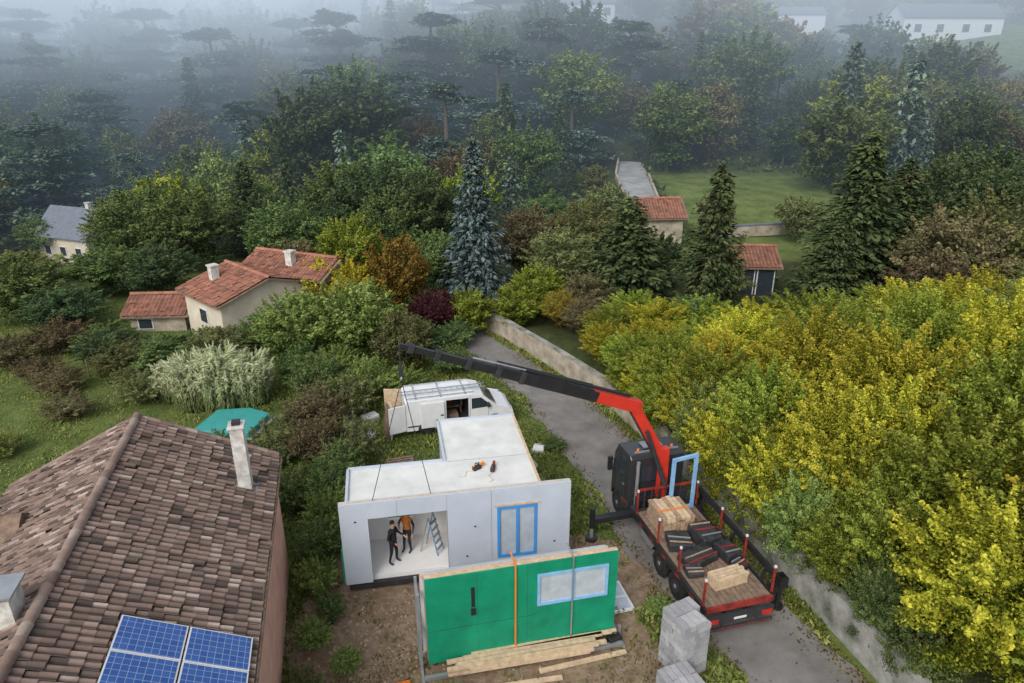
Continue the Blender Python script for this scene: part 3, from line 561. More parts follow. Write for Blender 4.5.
cg=MB(); cg.prism([(1.9,4.6),(3.6,5.75),(5.3,4.6)],-12,-6.2,M['woodd'],'y'); c=cg.obj('side_roof',fh)
tile_roof('tiles',(1.75,-12,4.62),(0,1,0),(1.7,0,1.15),4.6,2.1,TILE,c,seed=5); tile_roof('tiles',(5.45,-12,4.62),(0,1,0),(-1.7,0,1.15),4.6,2.1,TILE,c,seed=6)
ridge_caps('ridge_tiles',(3.6,-12,5.88),(3.6,-6.4,5.88),TILE,c)
mb=MB(); mb.bb(2.1,5.1,-11.8,-8.1,0,4.6,M['pink']); mb.obj('side_wall',fh)
M['chim']=mat('chimney_render',(.6,.58,.54),.9,var=.2,scale=4,alpha_dirt=(.32,.3,.27))
def chim(x,y,z0,z1,w,parent,m):
    mb=MB(); mb.bb(x-w/2,x+w/2,y-w/2,y+w/2,z0,z1,m); mb.bb(x-w*.62,x+w*.62,y-w*.62,y+w*.62,z1+.002,z1+.08,m)
    mb.bb(x-w*.3,x+w*.3,y-w*.3,y+w*.3,z1+.08,z1+.2,M['dark'])
    o=mb.obj('chimney',parent,bevel=.01); f=MB(); f.box((x,y,z0+.4),(w+.28,w+.34,.05),M['steel'],Matrix.Rotation(-math.atan2(2,4),3,'X')); f.obj('flashing',o); return o
chim(2.3,-.75,4.5,6.95,.38,ro,M['chim'])
c2=MB(); c2.bb(8.2,8.8,-5.0,-4.35,5.4,6.95,M['chim']); c2.bb(8.1,8.9,-5.1,-4.25,7.05,7.1,M['steel']); c2.bb(8.3,8.7,-4.9,-4.45,6.95,7.05,M['dark']); c2.obj('chimney',ro)
rx=math.atan2(rz-ez,Wd/2)
for i in range(2):
    for j in range(4):
        mb=MB(); mb.bb(0,.98,-1.4,-.02,0,.035,M['white']); o=mb.obj('solar_panel',ro)
        f=.03+i*1.42; s_=8.5+j*1.0
        o.location=(s_,-f*math.cos(rx),ez+f*math.sin(rx)+.13); o.rotation_euler=(-rx,0,0)
        mb=MB(); mb.bb(.03,.95,-1.365,-.055,.036,.042,M['solar']); mb.obj('cells',o)
# ------------------------------------------------------------------ generic gabled houses
def gable_house(name,label,loc,rz_,Lx,Wy,ez,rz,wm,rm,wins=(),chimneys=(),tile=True,ov=.4,base=-2):
    h=thing(name,label,'house',loc,rz_)
    mb=MB(); mb.bb(0,Lx,0,Wy,base,ez,wm); mb.prism([(0,ez),(Wy,ez),(Wy/2,rz-.12)],0,Lx,wm,'x'); mb.obj('wall',h)
    r=MB(); r.prism([(-ov,ez-.2),(Wy/2,rz-.08),(Wy+ov,ez-.2),(Wy+ov,ez-.1),(Wy/2,rz),(-ov,ez-.1)],-ov,Lx+ov,rm if not tile else M['woodd'],'x'); ro=r.obj('roof',h)
    if tile:
        hy=Wy/2+ov; dz=rz-ez+.1; s_=math.hypot(hy,dz)
        tile_roof('tiles',(-ov,-ov,ez-.06),(1,0,0),(0,hy,dz),Lx+2*ov,s_,rm,ro,tw=.28,th=.42,amp=.06,seed=11,sig=.22)
        tile_roof('tiles',(-ov,Wy+ov,ez-.06),(1,0,0),(0,-hy,dz),Lx+2*ov,s_,rm,ro,tw=.28,th=.42,amp=.06,seed=12,sig=.22)
        ridge_caps('ridge_tiles',(-ov,Wy/2,rz+.06),(Lx+ov,Wy/2,rz+.06),rm,ro,.14)
    for x,y,z0,z1 in chimneys:
        c=MB(); c.bb(x-.25,x+.25,y-.25,y+.25,z0,z1,M['chim']); c.bb(x-.31,x+.31,y-.31,y+.31,z1+.002,z1+.1,M['chim']); c.obj('chimney',ro)
    for ax,a,b,z0,z1 in wins:
        wv=MB(); gl=MB()
        if ax=='f': wv.bb(a,b,-.06,-.003,z0,z1,M['white']); gl.bb(a+.08,b-.08,-.09,-.063,z0+.08,z1-.08,M['glass'])
        elif ax=='s': wv.bb(Lx+.003,Lx+.06,a,b,z0,z1,M['white']); gl.bb(Lx+.063,Lx+.09,a+.08,b-.08,z0+.08,z1-.08,M['glass'])
        o=wv.obj('window',h); gl.obj('pane',o)
    return h
gable_house('house','cream rendered house with terracotta tile roof among garden trees',(-21.6,44.0,0),math.radians(-42),4.9,6.6,3.0,4.0,M['cream'],TILER,wins=[('s',4.4,5.1,1.5,2.4),('f',2,3,1.2,2.2)],chimneys=[(1.2,1.6,3.1,4.4)])
gable_house('house','cream house wing with long terracotta tile roof',(-18.6,47.0,0),math.radians(-22),6.4,3.8,3.5,4.35,M['cream'],TILER,wins=[('f',4.2,4.9,1.5,2.5)],chimneys=[(3.4,.8,3.5,4.8)])
gable_house('outbuilding','low outbuilding with terracotta roof beside the cream house',(-25.6,44.0,-.3),math.radians(4),3.6,3.4,1.5,2.3,M['wallb'],TILER,wins=[('f',.5,1.5,.4,1.2)])
gable_house('house','pale house with dark slate roof in the valley',(-58,84,-6),math.radians(-20),8,6,3.2,6.2,M['cream'],M['slate'],wins=[('f',1,2,.8,2),('f',3.5,4.5,.8,2),('f',6,7,.8,2)],tile=False,chimneys=[(6,3,4.5,6.8)])
gable_house('garden_house','small garden house with red tile roof and dark glazed front',(17.3,52,.2),math.radians(-4),3.0,4.2,2.1,3.1,M['dark'],TILER,wins=[('f',.1,1.4,-.6,1.9),('f',1.55,2.9,-.6,1.9)])
gable_house('outbuilding','low building with red tile roof behind trees',(12.0,66,0),math.radians(5),4.4,4,3.0,4.4,M['wallb'],TILER)
gable_house('outbuilding','small red roofed building behind trees',(41.5,74,2.6),math.radians(0),2.6,3,1.8,3.2,M['wallb'],TILER)
gable_house('house','white house with dark roof on the hill top',(101,198,H(108,203)+1.0),math.radians(4),27,9,4.6,8.0,M['white'],M['slate'],wins=[('f',3,5,1,3),('f',9,11,1,3),('f',16,18,1,3),('f',22,24,1,3)],tile=False,base=-6)
gable_house('house','white modern house in the mist on the hill top',(13,204,H(17,206)+1.5),math.radians(-6),14,8,6,7.5,M['white'],M['slate'],wins=[('f',1,3,1,3),('f',6,9,1,3),('f',11,13,3,5)],tile=False,base=-6)
gable_house('house','long white house on the hill top',(70,216,H(78,216)+2.5),0,18,8,4,6,M['white'],M['slate'],wins=[('f',1,3,1,3),('f',6,9,1,3)],tile=False,base=-6)
t=thing('terrace','pale terrace with low walls on the slope','terrace',(0,0,0))
mb=MB(); V_=[(13.4,80),(17.2,80),(18.4,96),(19,104),(15.6,105),(14.0,96)]
mb.add([(x,y,H(x,y)+.3) for x,y in V_]+[(x,y,-2) for x,y in V_],[list(range(6))]+[(i,(i+1)%6,6+(i+1)%6,6+i) for i in range(6)],M['pave']); mb.obj('paving',t)
mb=MB()
for a_,b_ in((0,5),(5,4),(1,2),(0,1)):
    p0=Vector((*V_[a_],H(*V_[a_])+.45));p1=Vector((*V_[b_],H(*V_[b_])+.45)); mb.beam(p0,p1,.25,.8,M['wallb'])
mb.obj('parapet',t)
t=thing('boundary_wall','low pale wall at the foot of the sloping lawn','wall',(20,70,0)); mb=MB(); mb.beam((0,0,.6),(9,1.5,.7),.3,1.1,M['wallb']); mb.obj('wall_face',t); mb=MB(); mb.beam((0,0,1.23),(9,1.5,1.33),.42,.12,M['slate']); mb.obj('coping',t)
t=thing('covered_pool','teal covered garden pool','pool',(-13.9,30.6,0)); mb=MB(); mb.prism([(-1.5,-1.1),(1.3,-1.2),(1.7,.8),(.5,1.4),(-1.1,1.2)],0,.45,M['teal'],'z'); mb.obj('cover',t,bevel=.08); mb=MB(); mb.prism([(-1.7,-1.3),(1.5,-1.4),(1.9,.95),(.6,1.6),(-1.3,1.4)],-.1,.12,M['wall'],'z'); mb.obj('rim',t)
r4=random.Random(3)
for i in range(6):
    x=-27.5+i*1.6; y=36+.3*i; t=thing('fence_post','weathered wooden fence post in the meadow','fence post',(x,y,H(x,y)),0,'meadow fence posts'); mb=MB(); mb.cyl((0,0,-.2),(r4.uniform(-.04,.04),0,1.05),.045,.04,M['woodd'],7); mb.obj('post',t)
# ------------------------------------------------------------------ modular house
HB=math.radians(HBd)
mh=thing('modular_house','unfinished prefabricated house with flat white roof','house',HO,HB)
mb=MB(); mb.bb(.15,7.5,.22,2.5,.32,.5,M['inner']); mb.bb(3.6,6.8,2.502,5.5,.32,.5,M['inner']); mb.obj('floor',mh)
mb=MB()
for x in(.3,2.5,4.7,6.9): mb.bb(x,x+.2,.3,2.4,0,.317,M['dark'])
mb.bb(.1,7.6,.05,.2,.12,.317,M['dark']); mb.obj('support_beam',mh)
mb=MB(); mb.bb(.3,.45,.25,2.3,.503,3.3,M['inner']); mb.obj('side_wall',mh)
mb=MB(); mb.bb(.455,1.5,2.15,2.3,.503,3.3,M['inner']); mb.bb(1.5,2.4,2.15,2.3,2.6,3.3,M['inner']); mb.bb(1.5,2.4,2.15,2.3,.503,1.3,M['inner']); mb.bb(2.4,3.7,2.15,2.3,.503,3.3,M['inner']); mb.obj('rear_wall',mh)
mb=MB(); mb.bb(3.7,3.85,2.305,5.3,.503,3.3,M['panel']); mb.bb(3.86,6.5,5.17,5.32,.503,3.3,M['panel']); mb.bb(6.55,6.7,.3,5.3,.503,3.3,M['panel']); mb.obj('wing_wall',mh)
mb=MB(); mb.prism([(.25,.22),(6.75,.22),(6.75,5.38),(3.65,5.38),(3.65,2.35),(.25,2.35)],3.303,3.45,M['roofw'],'z'); ro=mb.obj('roof',mh)
mb=MB()
for a_,b_ in(((3.66,2.36),(3.66,5.4)),((3.6,5.36),(6.8,5.36)),((.24,2.36),(3.6,2.36)),((.24,.3),(.24,2.3))): mb.beam((*a_,3.48),(*b_,3.48),.09,.12,M['panel'])
mb.beam((6.76,.25,3.48),(6.76,5.4,3.48),.07,.1,M['wood'])
mb.beam((3.7,2.3,3.452),(6.7,2.3,3.452),.02,.006,M['steel'])
mb.obj('roof_edge',ro)
wp=thing('wall_panel','pale blue prefabricated wall panel with doorway and blue window','wall panel',HO,HB)
mb=MB(); y0,y1=-.02,.2; z0,z1=.42,3.62
mb.bb(0,.9,y0,y1,z0,z1,M['panel']); mb.bb(.9,3.5,y0,y1,3.0,z1,M['panel']); mb.bb(3.5,5.2,y0,y1,z0,z1,M['panel']); mb.bb(5.2,6.6,y0,y1,2.9,z1,M['panel']); mb.bb(5.2,6.6,y0,y1,z0,.8,M['panel']); mb.bb(6.6,7.77,y0,y1,z0,z1,M['panel']); mb.obj('board',wp)
mb=MB(); mb.bb(0,7.77,.07,.12,3.623,3.64,M['wood']); mb.bb(5.1,6.7,-.05,-.023,2.93,3.0,M['wood']); mb.obj('timber_plate',wp)
mb=MB(); mb.bb(-.06,-.003,-.02,.2,.5,1.8,M['green']); mb.obj('membrane_edge',wp)
mb=MB()
for x in(1.85,3.5,5.0): mb.bb(x,x+.012,-.0235,-.0205,.42 if x>3.4 else 3.0,3.62,M['steel'])
for x,z in((.45,2.9),(4.4,2.2),(7.2,1.2),(4.1,1.0)): mb.bb(x,x+.08,-.026,-.0205,z,z+.06,M['dark'])
mb.obj('joint_marks',wp)
mb=MB()
for a_,b_,c_,d_ in((5.2,6.6,2.8,2.9),(5.2,6.6,.8,.9),(5.2,5.3,.9,2.8),(6.5,6.6,.9,2.8),(5.86,5.96,.9,2.8)): mb.bb(a_,b_,-.04,.1,c_,d_,M['blue'])
o=mb.obj('window',wp); mb=MB(); mb.bb(5.3,5.86,.02,.04,.9,2.8,M['pane']); mb.bb(5.96,6.5,.02,.04,.9,2.8,M['pane']); mb.obj('pane',o)
def Wm(x,y,z=0): return Vector((HO[0]+x*math.cos(HB)-y*math.sin(HB),HO[1]+x*math.sin(HB)+y*math.cos(HB),z))
for (x,y),c in(((4.75,1.6),'orange'),((5.3,1.45),'redd')):
    t=thing('power_tool','orange and black power tool lying on the flat roof','tool',Wm(x,y,3.453),random.uniform(0,3)); t.scale=(.75,.75,.75); mb=MB(); mb.bb(-.22,.2,-.1,.1,0,.2,M['dark']); mb.beam((.15,0,.12),(.42,0,.22),.12,.14,M[c]); mb.beam((-.2,0,.2),(-.1,0,.36),.06,.06,M[c]); mb.beam((-.12,0,.36),(.15,0,.3),.05,.05,M['dark']); mb.obj('tool_body',t,bevel=.015)
    mb=MB(); pts=[Vector((-.22,0,.05))]+[Vector((-.3-.15*i,.15*math.sin(i*1.3),.015)) for i in range(6)]
    for p_,q_ in zip(pts,pts[1:]): mb.cyl(p_,q_,.012,.012,M['wood'],5)
    mb.obj('cable',t)
t=thing('step_ladder','blue and grey folding step ladder inside the unfinished room','ladder',Wm(3.0,1.2,.5),1.2); mb=MB()
for sx in(-.22,.22):
    mb.beam((sx,-.35,0),(sx*.8,0,1.5),.05,.03,M['lblue']); mb.beam((sx,.35,0),(sx*.8,0,1.5),.05,.03,M['steel'])
for i in range(5): mb.beam((-.21,-.35+.06*i+.02,.25*(i+1)),(.21,-.35+.06*i+.02,.25*(i+1)),.08,.02,M['steel'])
mb.obj('frame',t)
# ------------------------------------------------------------------ people
def person(label,loc,rz_,top,legs,pose):
    J=pose; mesh=bpy.data.meshes.new('body'); V=[];E=[];Rr=[]
    def v(p,r): V.append(p);Rr.append(r if isinstance(r,tuple) else (r,r)); return len(V)-1
    def ch(a,pts):
        for p,r in pts: b=v(p,r);E.append((a,b));a=b
        return a
    pel=v((0,0,.95),(.15,.12)); ab=ch(pel,[((.0,0,1.12),(.15,.115)),((.01,0,1.3),(.18,.13))]); chst=ch(ab,[((0,0,1.42),(.15,.11))])
    nk=ch(chst,[((.01,0,1.5),(.06,.06))]); hd=ch(nk,[((.03,0,1.58),(.07,.075)),((.035,0,1.66),(.078,.095)),((.03,0,1.73),(.06,.07))])
    ns=[i for i,p in enumerate(V) if p==(.035,0,1.66)][0]; ch(ns,[((.125,0,1.65),(.016,.02))])
    for s in(1,-1):
        k=J['L' if s>0 else 'R']; sh=ch(chst,[((0,.17*s,1.4),.065)]); el=ch(sh,[(k[0],.045)]); wr=ch(el,[(k[1],.03)])
        e=Vector(k[0]);w_=Vector(k[1]); d=(w_-e).normalized(); side=Vector((0,0,1)).cross(d); side=side.normalized() if side.length>.2 else Vector((1,0,0))
        pm=w_+d*.06; pa=ch(wr,[(tuple(pm),(.034,.018))])
        for f in range(4):
            o_=side*(.024*(1.5-f)); L_=[.075,.085,.08,.06][f]; b1=pm+d*.03+o_; b2=b1+d*L_*.55; b3=b2+d*L_*.4+Vector((.02,0,-.015)); ch(pa,[(tuple(b1),.009),(tuple(b2),.0085),(tuple(b3),.0075)])
        th=w_+d*.03+side*.04; ch(pa,[(tuple(th),.010),(tuple(th+d*.035+side*.015),.009)])
        hp=ch(pel,[((0,.09*s,.88),.09)]); kn=ch(hp,[(J['K' if s>0 else 'k'],.062)]); an=J['A' if s>0 else 'a']; ak=ch(kn,[(an,.042)]); ch(ak,[((an[0]+.06,an[1],.045),(.045,.04)),((an[0]+.17,an[1],.035),(.042,.03))])
    mesh.from_pydata(V,E,[]); ob=bpy.data.objects.new('body',mesh); COL.objects.link(ob)
    ob.modifiers.new('skin','SKIN')
    for i,r in enumerate(Rr): mesh.skin_vertices[0].data[i].radius=r; mesh.skin_vertices[0].data[i].use_root=(i==0)
    sb=ob.modifiers.new('sub','SUBSURF'); sb.levels=1; sb.render_levels=1
    bpy.context.view_layer.update(); dg=bpy.context.evaluated_depsgraph_get(); me=bpy.data.meshes.new_from_object(ob.evaluated_get(dg)); bpy.data.objects.remove(ob)
    me.materials.clear()
    for m_ in(M['skin'],top,legs,M['black']): me.materials.append(m_)
    wl,wr_=Vector(J['L'][1]),Vector(J['R'][1])
    for p in me.polygons:
        c=p.center; p.use_smooth=True
        p.material_index=0 if (c.z>1.5 or (c-wl).length<.03 or (c-wr_).length<.03 or min((c-(wl+(wl-Vector(J['L'][0])).normalized()*.09)).length,(c-(wr_+(wr_-Vector(J['R'][0])).normalized()*.09)).length)<.1) else (1 if c.z>.98 else (3 if c.z<.12 else 2))
        if p.material_index!=0 and abs(c.y)>.2 and c.z>.75 : p.material_index=3 if top is M['hivis'] else 1
    me.name='body'
    t=thing('person',label,'person',loc,rz_); b=meshobj('body',me,t)
    mb=MB(); mb2=MB()
    for i in range(5):
        z=1.68+i*.022; r=.088*math.sqrt(max(.05,1-(i/5.2)**2)); mb.cyl((.02,0,z),(.02,0,z+.023),r,.088*math.sqrt(max(.03,1-((i+1)/5.2)**2)),M['hair'],12)
    mb.obj('hair',b)
    for s in(-1,1): mb2.cyl((.115,.03*s,1.67),(.122,.03*s,1.67),.01,.008,M['white'],8)
    mb2.obj('eyes',b)
    return t
pA=dict(L=((.05,.28,1.15),(.3,.24,1.08)),R=((-.03,-.27,1.14),(.2,-.2,1.0)),K=(.06,.11,.5),A=(.02,.14,.09),k=(-.02,-.11,.5),a=(-.1,-.15,.09))
pB=dict(L=((-.02,.27,1.14),(.16,.3,.92)),R=((.1,-.26,1.2),(.32,-.12,1.22)),K=(.05,.1,.5),A=(.0,.12,.09),k=(.06,-.1,.5),a=(.04,-.14,.09))
person('worker in black clothes reaching forward in the open room',(-4.15,20.0,.5),math.radians(-20),M['cloth'],M['cloth'],pA)
person('worker in orange vest and dark trousers inside the open room',(-3.75,20.65,.5),math.radians(-110),M['hivis'],M['jean'],pB)
# ------------------------------------------------------------------ green panel rack
PA=math.radians(12.8); PO=(-2.47,15.72,0)
def Pm(x,y,z=0): return Vector((PO[0]+x*math.cos(PA)-y*math.sin(PA),PO[1]+x*math.sin(PA)+y*math.cos(PA),z))
gp=thing('green_wall_panel','green membrane covered prefabricated wall panel standing on site','wall panel',Pm(0,0),PA)
mb=MB(); z0,z1=.28,3.4
mb.bb(0,3.3,0,.05,z0,z1,M['green']); mb.bb(3.3,5.5,0,.05,z0,1.85,M['green']); mb.bb(5.5,5.8,0,.05,z0,z1,M['green']); mb.bb(3.3,5.5,0,.05,3.0,z1,M['green']); mb.obj('membrane',gp)
mb=MB(); mb.bb(0,5.8,.052,.2,z1-.05,z1,M['wood']); mb.bb(0,5.8,.052,.2,z0,z0+.05,M['wood'])
for x in(0,1.1,2.2,3.2,5.52,5.75): mb.bb(x,x+.05,.052,.2,z0+.05,z1-.05,M['wood'])
mb.obj('timber_frame',gp)
mb=MB()
for x in(1.5,3.0): mb.bb(x,x+.006,-.003,-.0005,z0,z1,M['dark'])
mb.bb(0,3.3,-.004,-.001,1.5,1.512,M['dark']); mb.obj('membrane_tape',gp)
mb=MB()
for a_,b_,c_,d_ in((3.3,5.5,2.92,3.0),(3.3,5.5,1.85,1.93),(3.3,3.38,1.93,2.92),(5.42,5.5,1.93,2.92),(4.36,4.44,1.93,2.92)): mb.bb(a_,b_,-.05,.06,c_,d_,M['lblue'])
o=mb.obj('window',gp); mb=MB(); mb.bb(3.38,4.36,0,.02,1.93,2.92,M['pane']); mb.bb(4.44,5.42,0,.02,1.93,2.92,M['pane']); mb.obj('pane',o)
for x,mm in((2.6,'orange'),(4.35,'steel')):
    mb=MB(); mb.bb(x,x+.05,-.075,-.065,.05,3.44,M[mm]); mb.bb(x,x+.05,-.075,.65,3.445,3.455,M[mm]); mb.obj('strap',gp,label='orange ratchet strap' if mm=='orange' else 'grey ratchet strap')
mb=MB(); mb.bb(1.32,1.42,-.03,-.005,2.2,2.9,M['black']); mb.bb(1.3,1.44,-.04,-.031,1.9,2.15,M['black']); mb.obj('cable_outlet',gp)
for k,yo in enumerate((.25,.45)):
    t=thing('timber_wall_panel','timber framed wall panel stored behind the green panel','wall panel',Pm(0,0),PA,'stored wall panels'); mb=MB()
    h=3.3-.12*k; mb.bb(-.1*k,5.6,yo,yo+.13,h-.06,h,M['wood']); mb.bb(-.1*k,5.6,yo,yo+.13,.28,.34,M['wood'])
    for i in range(9): mb.bb(i*.66,i*.66+.06,yo,yo+.13,.34,h-.06,M['wood'])
    mb.obj('timber_frame',t); mb=MB(); mb.bb(-.1*k,5.6,yo+.132,yo+.15,.28,h+.03,M['panel']); mb.obj('board',t)
t=thing('panel_rack','galvanised steel transport rack holding wall panels','rack',Pm(0,0),PA); mb=MB()
for x in(-.25,5.95):
    for y in(-.05,.7): mb.bb(x,x+.08,y,y+.08,.1,2.95 if x<0 else .5,M['steel'])
    mb.bb(x,x+.08,-.5,1.3,.0,.1,M['steel'])
mb.bb(-.25,-.17,.03,.7,2.6,2.68,M['steel']); mb.bb(-.25,-.17,.03,.7,1.3,1.38,M['steel']); mb.beam((-.21,0,.1),(-.21,.73,2.6),.05,.05,M['steel'])
for y in(-.45,.5,1.15): mb.bb(-.17,5.95,y,y+.12,.1,.22,M['steel'])
mb.obj('frame',t)
for i in range(12):
    ln=random.uniform(3.2,4.9); x0=random.uniform(.4,1.3); y=-.55+.15*(i%4)+random.uniform(-.02,.02); z=.225+.085*(i//4)
    o=MB(); o.bb(0,ln,0,.13,0,.075,M['wood']); q=o.obj('wooden_plank',None,Pm(x0,y,z),PA+random.uniform(-.02,.02)); tag(q,'fresh timber plank stacked at the foot of the panels','plank','loose timber planks')
for x,y,a_,ln in((1.6,-1.1,-.05,2.2),(3.2,-.85,.05,2.8)):
    o=MB(); o.bb(0,ln,0,.16,0,.05,M['wood']); q=o.obj('wooden_plank',None,Pm(x,y,.03),PA+a_); tag(q,'fresh timber plank lying on bare earth','plank','loose timber planks')
t=thing('tool_bag','black tool bag on the ground beside the panels','bag',Pm(5.75,-.2,.02),PA+.2); mb=MB(); mb.prism([(-.25,0),(.25,0),(.22,.3),(-.22,.3)],-.15,.15,M['black'],'y'); mb.obj('bag_body',t,bevel=.04); mb=MB()
for i in range(6):
    a0,a1=math.pi*i/6,math.pi*(i+1)/6; mb.cyl((math.cos(a0)*.14,0,.3+math.sin(a0)*.14),(math.cos(a1)*.14,0,.3+math.sin(a1)*.14),.015,.015,M['black'],6)
mb.obj('handle',t)
t=thing('window_frame','white window frame lying on the grass','window frame',(3.3,18.0,.03),.25); mb=MB()
for a_,b_,c_,d_ in((0,.8,0,.08),(0,.8,1.3,1.38),(0,.08,.08,1.3),(.72,.8,.08,1.3),(.08,.72,.62,.7)): mb.bb(a_,b_,c_,d_,0,.08,M['white'])
mb.obj('frame',t); mb=MB(); mb.bb(.08,.72,.08,.62,.03,.04,M['pane']); mb.bb(.08,.72,.7,1.3,.03,.04,M['pane']); mb.obj('pane',t)
# ------------------------------------------------------------------ block stacks
bmeshes=[]
for v_ in range(3):
    m_=mat('concrete_block_grey',[(.35,.35,.37),(.3,.3,.32),(.4,.4,.41)][v_],.9,var=.15,scale=4,bump=.5,bscale=50)
    bm=MB(); bm.bb(-.241,.241,-.092,.092,0,.185,m_)
    tb=bm.obj('concrete_block'); bmeshes.append(tb.data); bpy.data.objects.remove(tb)
def stack(x,y,rz_,nl,lab):
    t=thing('concrete_block_stack',lab,'block stack',(x,y,.02),rz_,'stacks of concrete blocks'); mb=MB()
    for i in range(5): mb.bb(-.55,.55,-.52+i*.23,-.42+i*.23,.11,.13,M['woodd'])
    for yy_ in(-.5,-.05,.4): mb.bb(-.55,.55,yy_,yy_+.1,0,.107,M['woodd'])
    mb.obj('pallet',t)
    for l in range(nl):
        for a_ in range(2):
            for b_ in range(5):
                if l==nl-1 and nl>5 and a_==0 and b_==4: continue
                o=bpy.data.objects.new('concrete_block',random.choice(bmeshes)); COL.objects.link(o); o.parent=t
                j1,j2=random.uniform(-.01,.01),random.uniform(-.004,.004)
                o.location=(-.25+.5*a_+j1,-.4+.2*b_+j2,.131+.2*l) if l%2==0 else (-.4+.2*b_+j2,-.25+.5*a_+j1,.131+.2*l)
                if l%2: o.rotation_euler[2]=math.pi/2
stack(5.08,15.85,.5,10,'tall stack of grey concrete blocks on a pallet'); stack(4.75,14.65,.4,4,'low stack of grey concrete blocks on a pallet')
# ------------------------------------------------------------------ vehicles
def wheel(parent,x,y,r,w,name='wheel'):
    s=1 if y>0 else -1
    e=MB(); e.cyl((x,y-w/2,r),(x,y+w/2,r),r*.5,r*.5,M['dark'],16); o=e.obj(name,parent)
    t=MB(); seg=28; vs=[];fs=[]; prof=[(r*.55,-w/2),(r*.93,-w/2),(r,-w*.36),(r,w*.36),(r*.93,w/2),(r*.55,w/2)]
    for i in range(seg):
        a_=2*math.pi*i/seg
        for rr_,q in prof: vs.append((x+rr_*math.cos(a_),y+q,r+rr_*math.sin(a_)))
    k=len(prof)
    for i in range(seg):
        j=(i+1)%seg
        for q in range(k): fs.append((i*k+q,i*k+(q+1)%k,j*k+(q+1)%k,j*k+q))
    t.add(vs,fs,M['rubber']); t.obj('tyre',o)
    m_=MB(); m_.cyl((x,y+s*w*.3,r),(x,y+s*w*.42,r),r*.52,r*.45,M['steel'],16); m_.cyl((x,y+s*w*.42,r),(x,y+s*w*.52,r),r*.2,r*.16,M['steel'],10); m_.obj('rim',o)
    return o
VL=(-5.05,29.6,0); VA=math.atan2(.262,.965)
vn=thing('van','white delivery van with open side door and ladder rack','van',VL,VA)
W=1.8
side=lambda pts,mb,y,m_: mb.prism(pts,y,y+.05,m_,'y')
mb=MB(); z0,zt=.34,1.92
full=[(0,z0),(0,1.82),(.12,zt),(3.3,zt+.02),(3.8,1.8),(4.45,1.2),(5.1,1.0),(5.28,.85),(5.32,z0)]
side(full,mb,W-.05,M['van'])
side([(0,z0),(0,1.82),(.12,zt),(1.95,zt),(1.95,z0)],mb,0,M['van'])
mb.prism([(1.95,1.77),(1.95,zt),(3.05,zt+.01),(3.05,1.77)],0,.05,M['van'],'y'); mb.prism([(1.95,z0),(1.95,.5),(3.05,.5),(3.05,z0)],0,.05,M['van'],'y')
side([(3.05,z0),(3.05,zt+.01),(3.3,zt+.02),(3.8,1.8),(4.45,1.2),(5.1,1.0),(5.28,.85),(5.32,z0)],mb,0,M['van'])
top=full[1:]
for (a,b),(c,d) in zip(top,top[1:]):
    mb.add([(a,.05,b),(c,.05,d),(c,W-.05,d),(a,W-.05,b),(a,.05,b-.05),(c-.02,.05,d-.05),(c-.02,W-.05,d-.05),(a,W-.05,b-.05)],[(0,1,2,3),(7,6,5,4),(0,4,5,1),(3,2,6,7)],M['van'])
mb.bb(0.02,5.2,.055,W-.055,z0,z0+.12,M['dark']); mb.bb(3.1,3.15,.055,W-.055,z0+.12,1.75,M['dark'])
mb.bb(.05,5.25,-.012,-.001,.55,.62,M['dark']); mb.bb(3.12,3.135,-.004,-.001,.62,1.85,M['dark']); mb.bb(4.02,4.035,-.004,-.001,.62,1.2,M['dark'])
body=mb.obj('body',vn,bevel=.02)
mb=MB(); mb.add([(3.85,.14,1.77),(4.42,.14,1.25),(4.42,W-.14,1.25),(3.85,W-.14,1.77)],[(0,1,2,3)],M['glass'])
o=mb.obj('windscreen',vn); o.location=(.03,0,.02)
for y_ in(-.012,W+.004):
    mb=MB(); mb.prism([(3.2,1.16),(3.2,1.72),(3.68,1.72),(4.22,1.2)],y_,y_+.008,M['glass'],'y'); mb.obj('side_window',vn)
mb=MB(); mb.bb(.7,1.85,-.09,-.03,.45,1.78,M['van']); o=mb.obj('sliding_door',vn,bevel=.02); mb=MB(); mb.bb(1.65,1.8,-.115,-.092,1.05,1.1,M['dark']); mb.obj('handle',o)
for y_,q in((.0,-1),(W,1)):
    mb=MB(); mb.box((-.42,y_+q*.12,1.1),(.85,.05,1.4),M['van'] if q<0 else M['wood'],Matrix.Rotation(-q*.25,3,'Z')); mb.obj('rear_door',vn,bevel=.02)
for x in(.95,4.35):
    for y in(.13,W-.13): 
        wheel(vn,x,y,.33,.22)
        mb=MB(); yy0=(-.014 if y<1 else W+.001); pts=[(x+.41*math.cos(t_*math.pi/10),.34+.41*math.sin(t_*math.pi/10)) for t_ in range(11)]; mb.prism(pts,yy0,yy0+.006,M['dark'],'y'); mb.obj('wheel_arch',vn)
mb=MB(); mb.bb(5.2,5.4,.1,W-.1,.32,.55,M['dark']); mb.obj('bumper',vn,bevel=.03)
for y in(.12,W-.46): mb=MB(); mb.box((5.18,y+.17,.85),(.2,.32,.14),M['pane'],Matrix.Rotation(.3,3,'Y')); mb.obj('headlight',vn,bevel=.02)
for y in(-.1,W+.1): mb=MB(); mb.bb(3.95,4.07,y-.1,y+.1,1.22,1.45,M['dark']); mb.obj('mirror',vn,bevel=.03)
mb=MB()
for x in(.5,1.7,2.9): mb.bb(x,x+.035,.1,W-.1,zt+.06,zt+.09,M['steel']); mb.bb(x,x+.035,.12,.155,zt,zt+.06,M['steel']); mb.bb(x,x+.035,W-.155,W-.12,zt,zt+.06,M['steel'])
for y in(.12,W-.17): mb.bb(.1,3.3,y,y+.035,zt+.09,zt+.12,M['steel'])
mb.obj('roof_rack',vn)
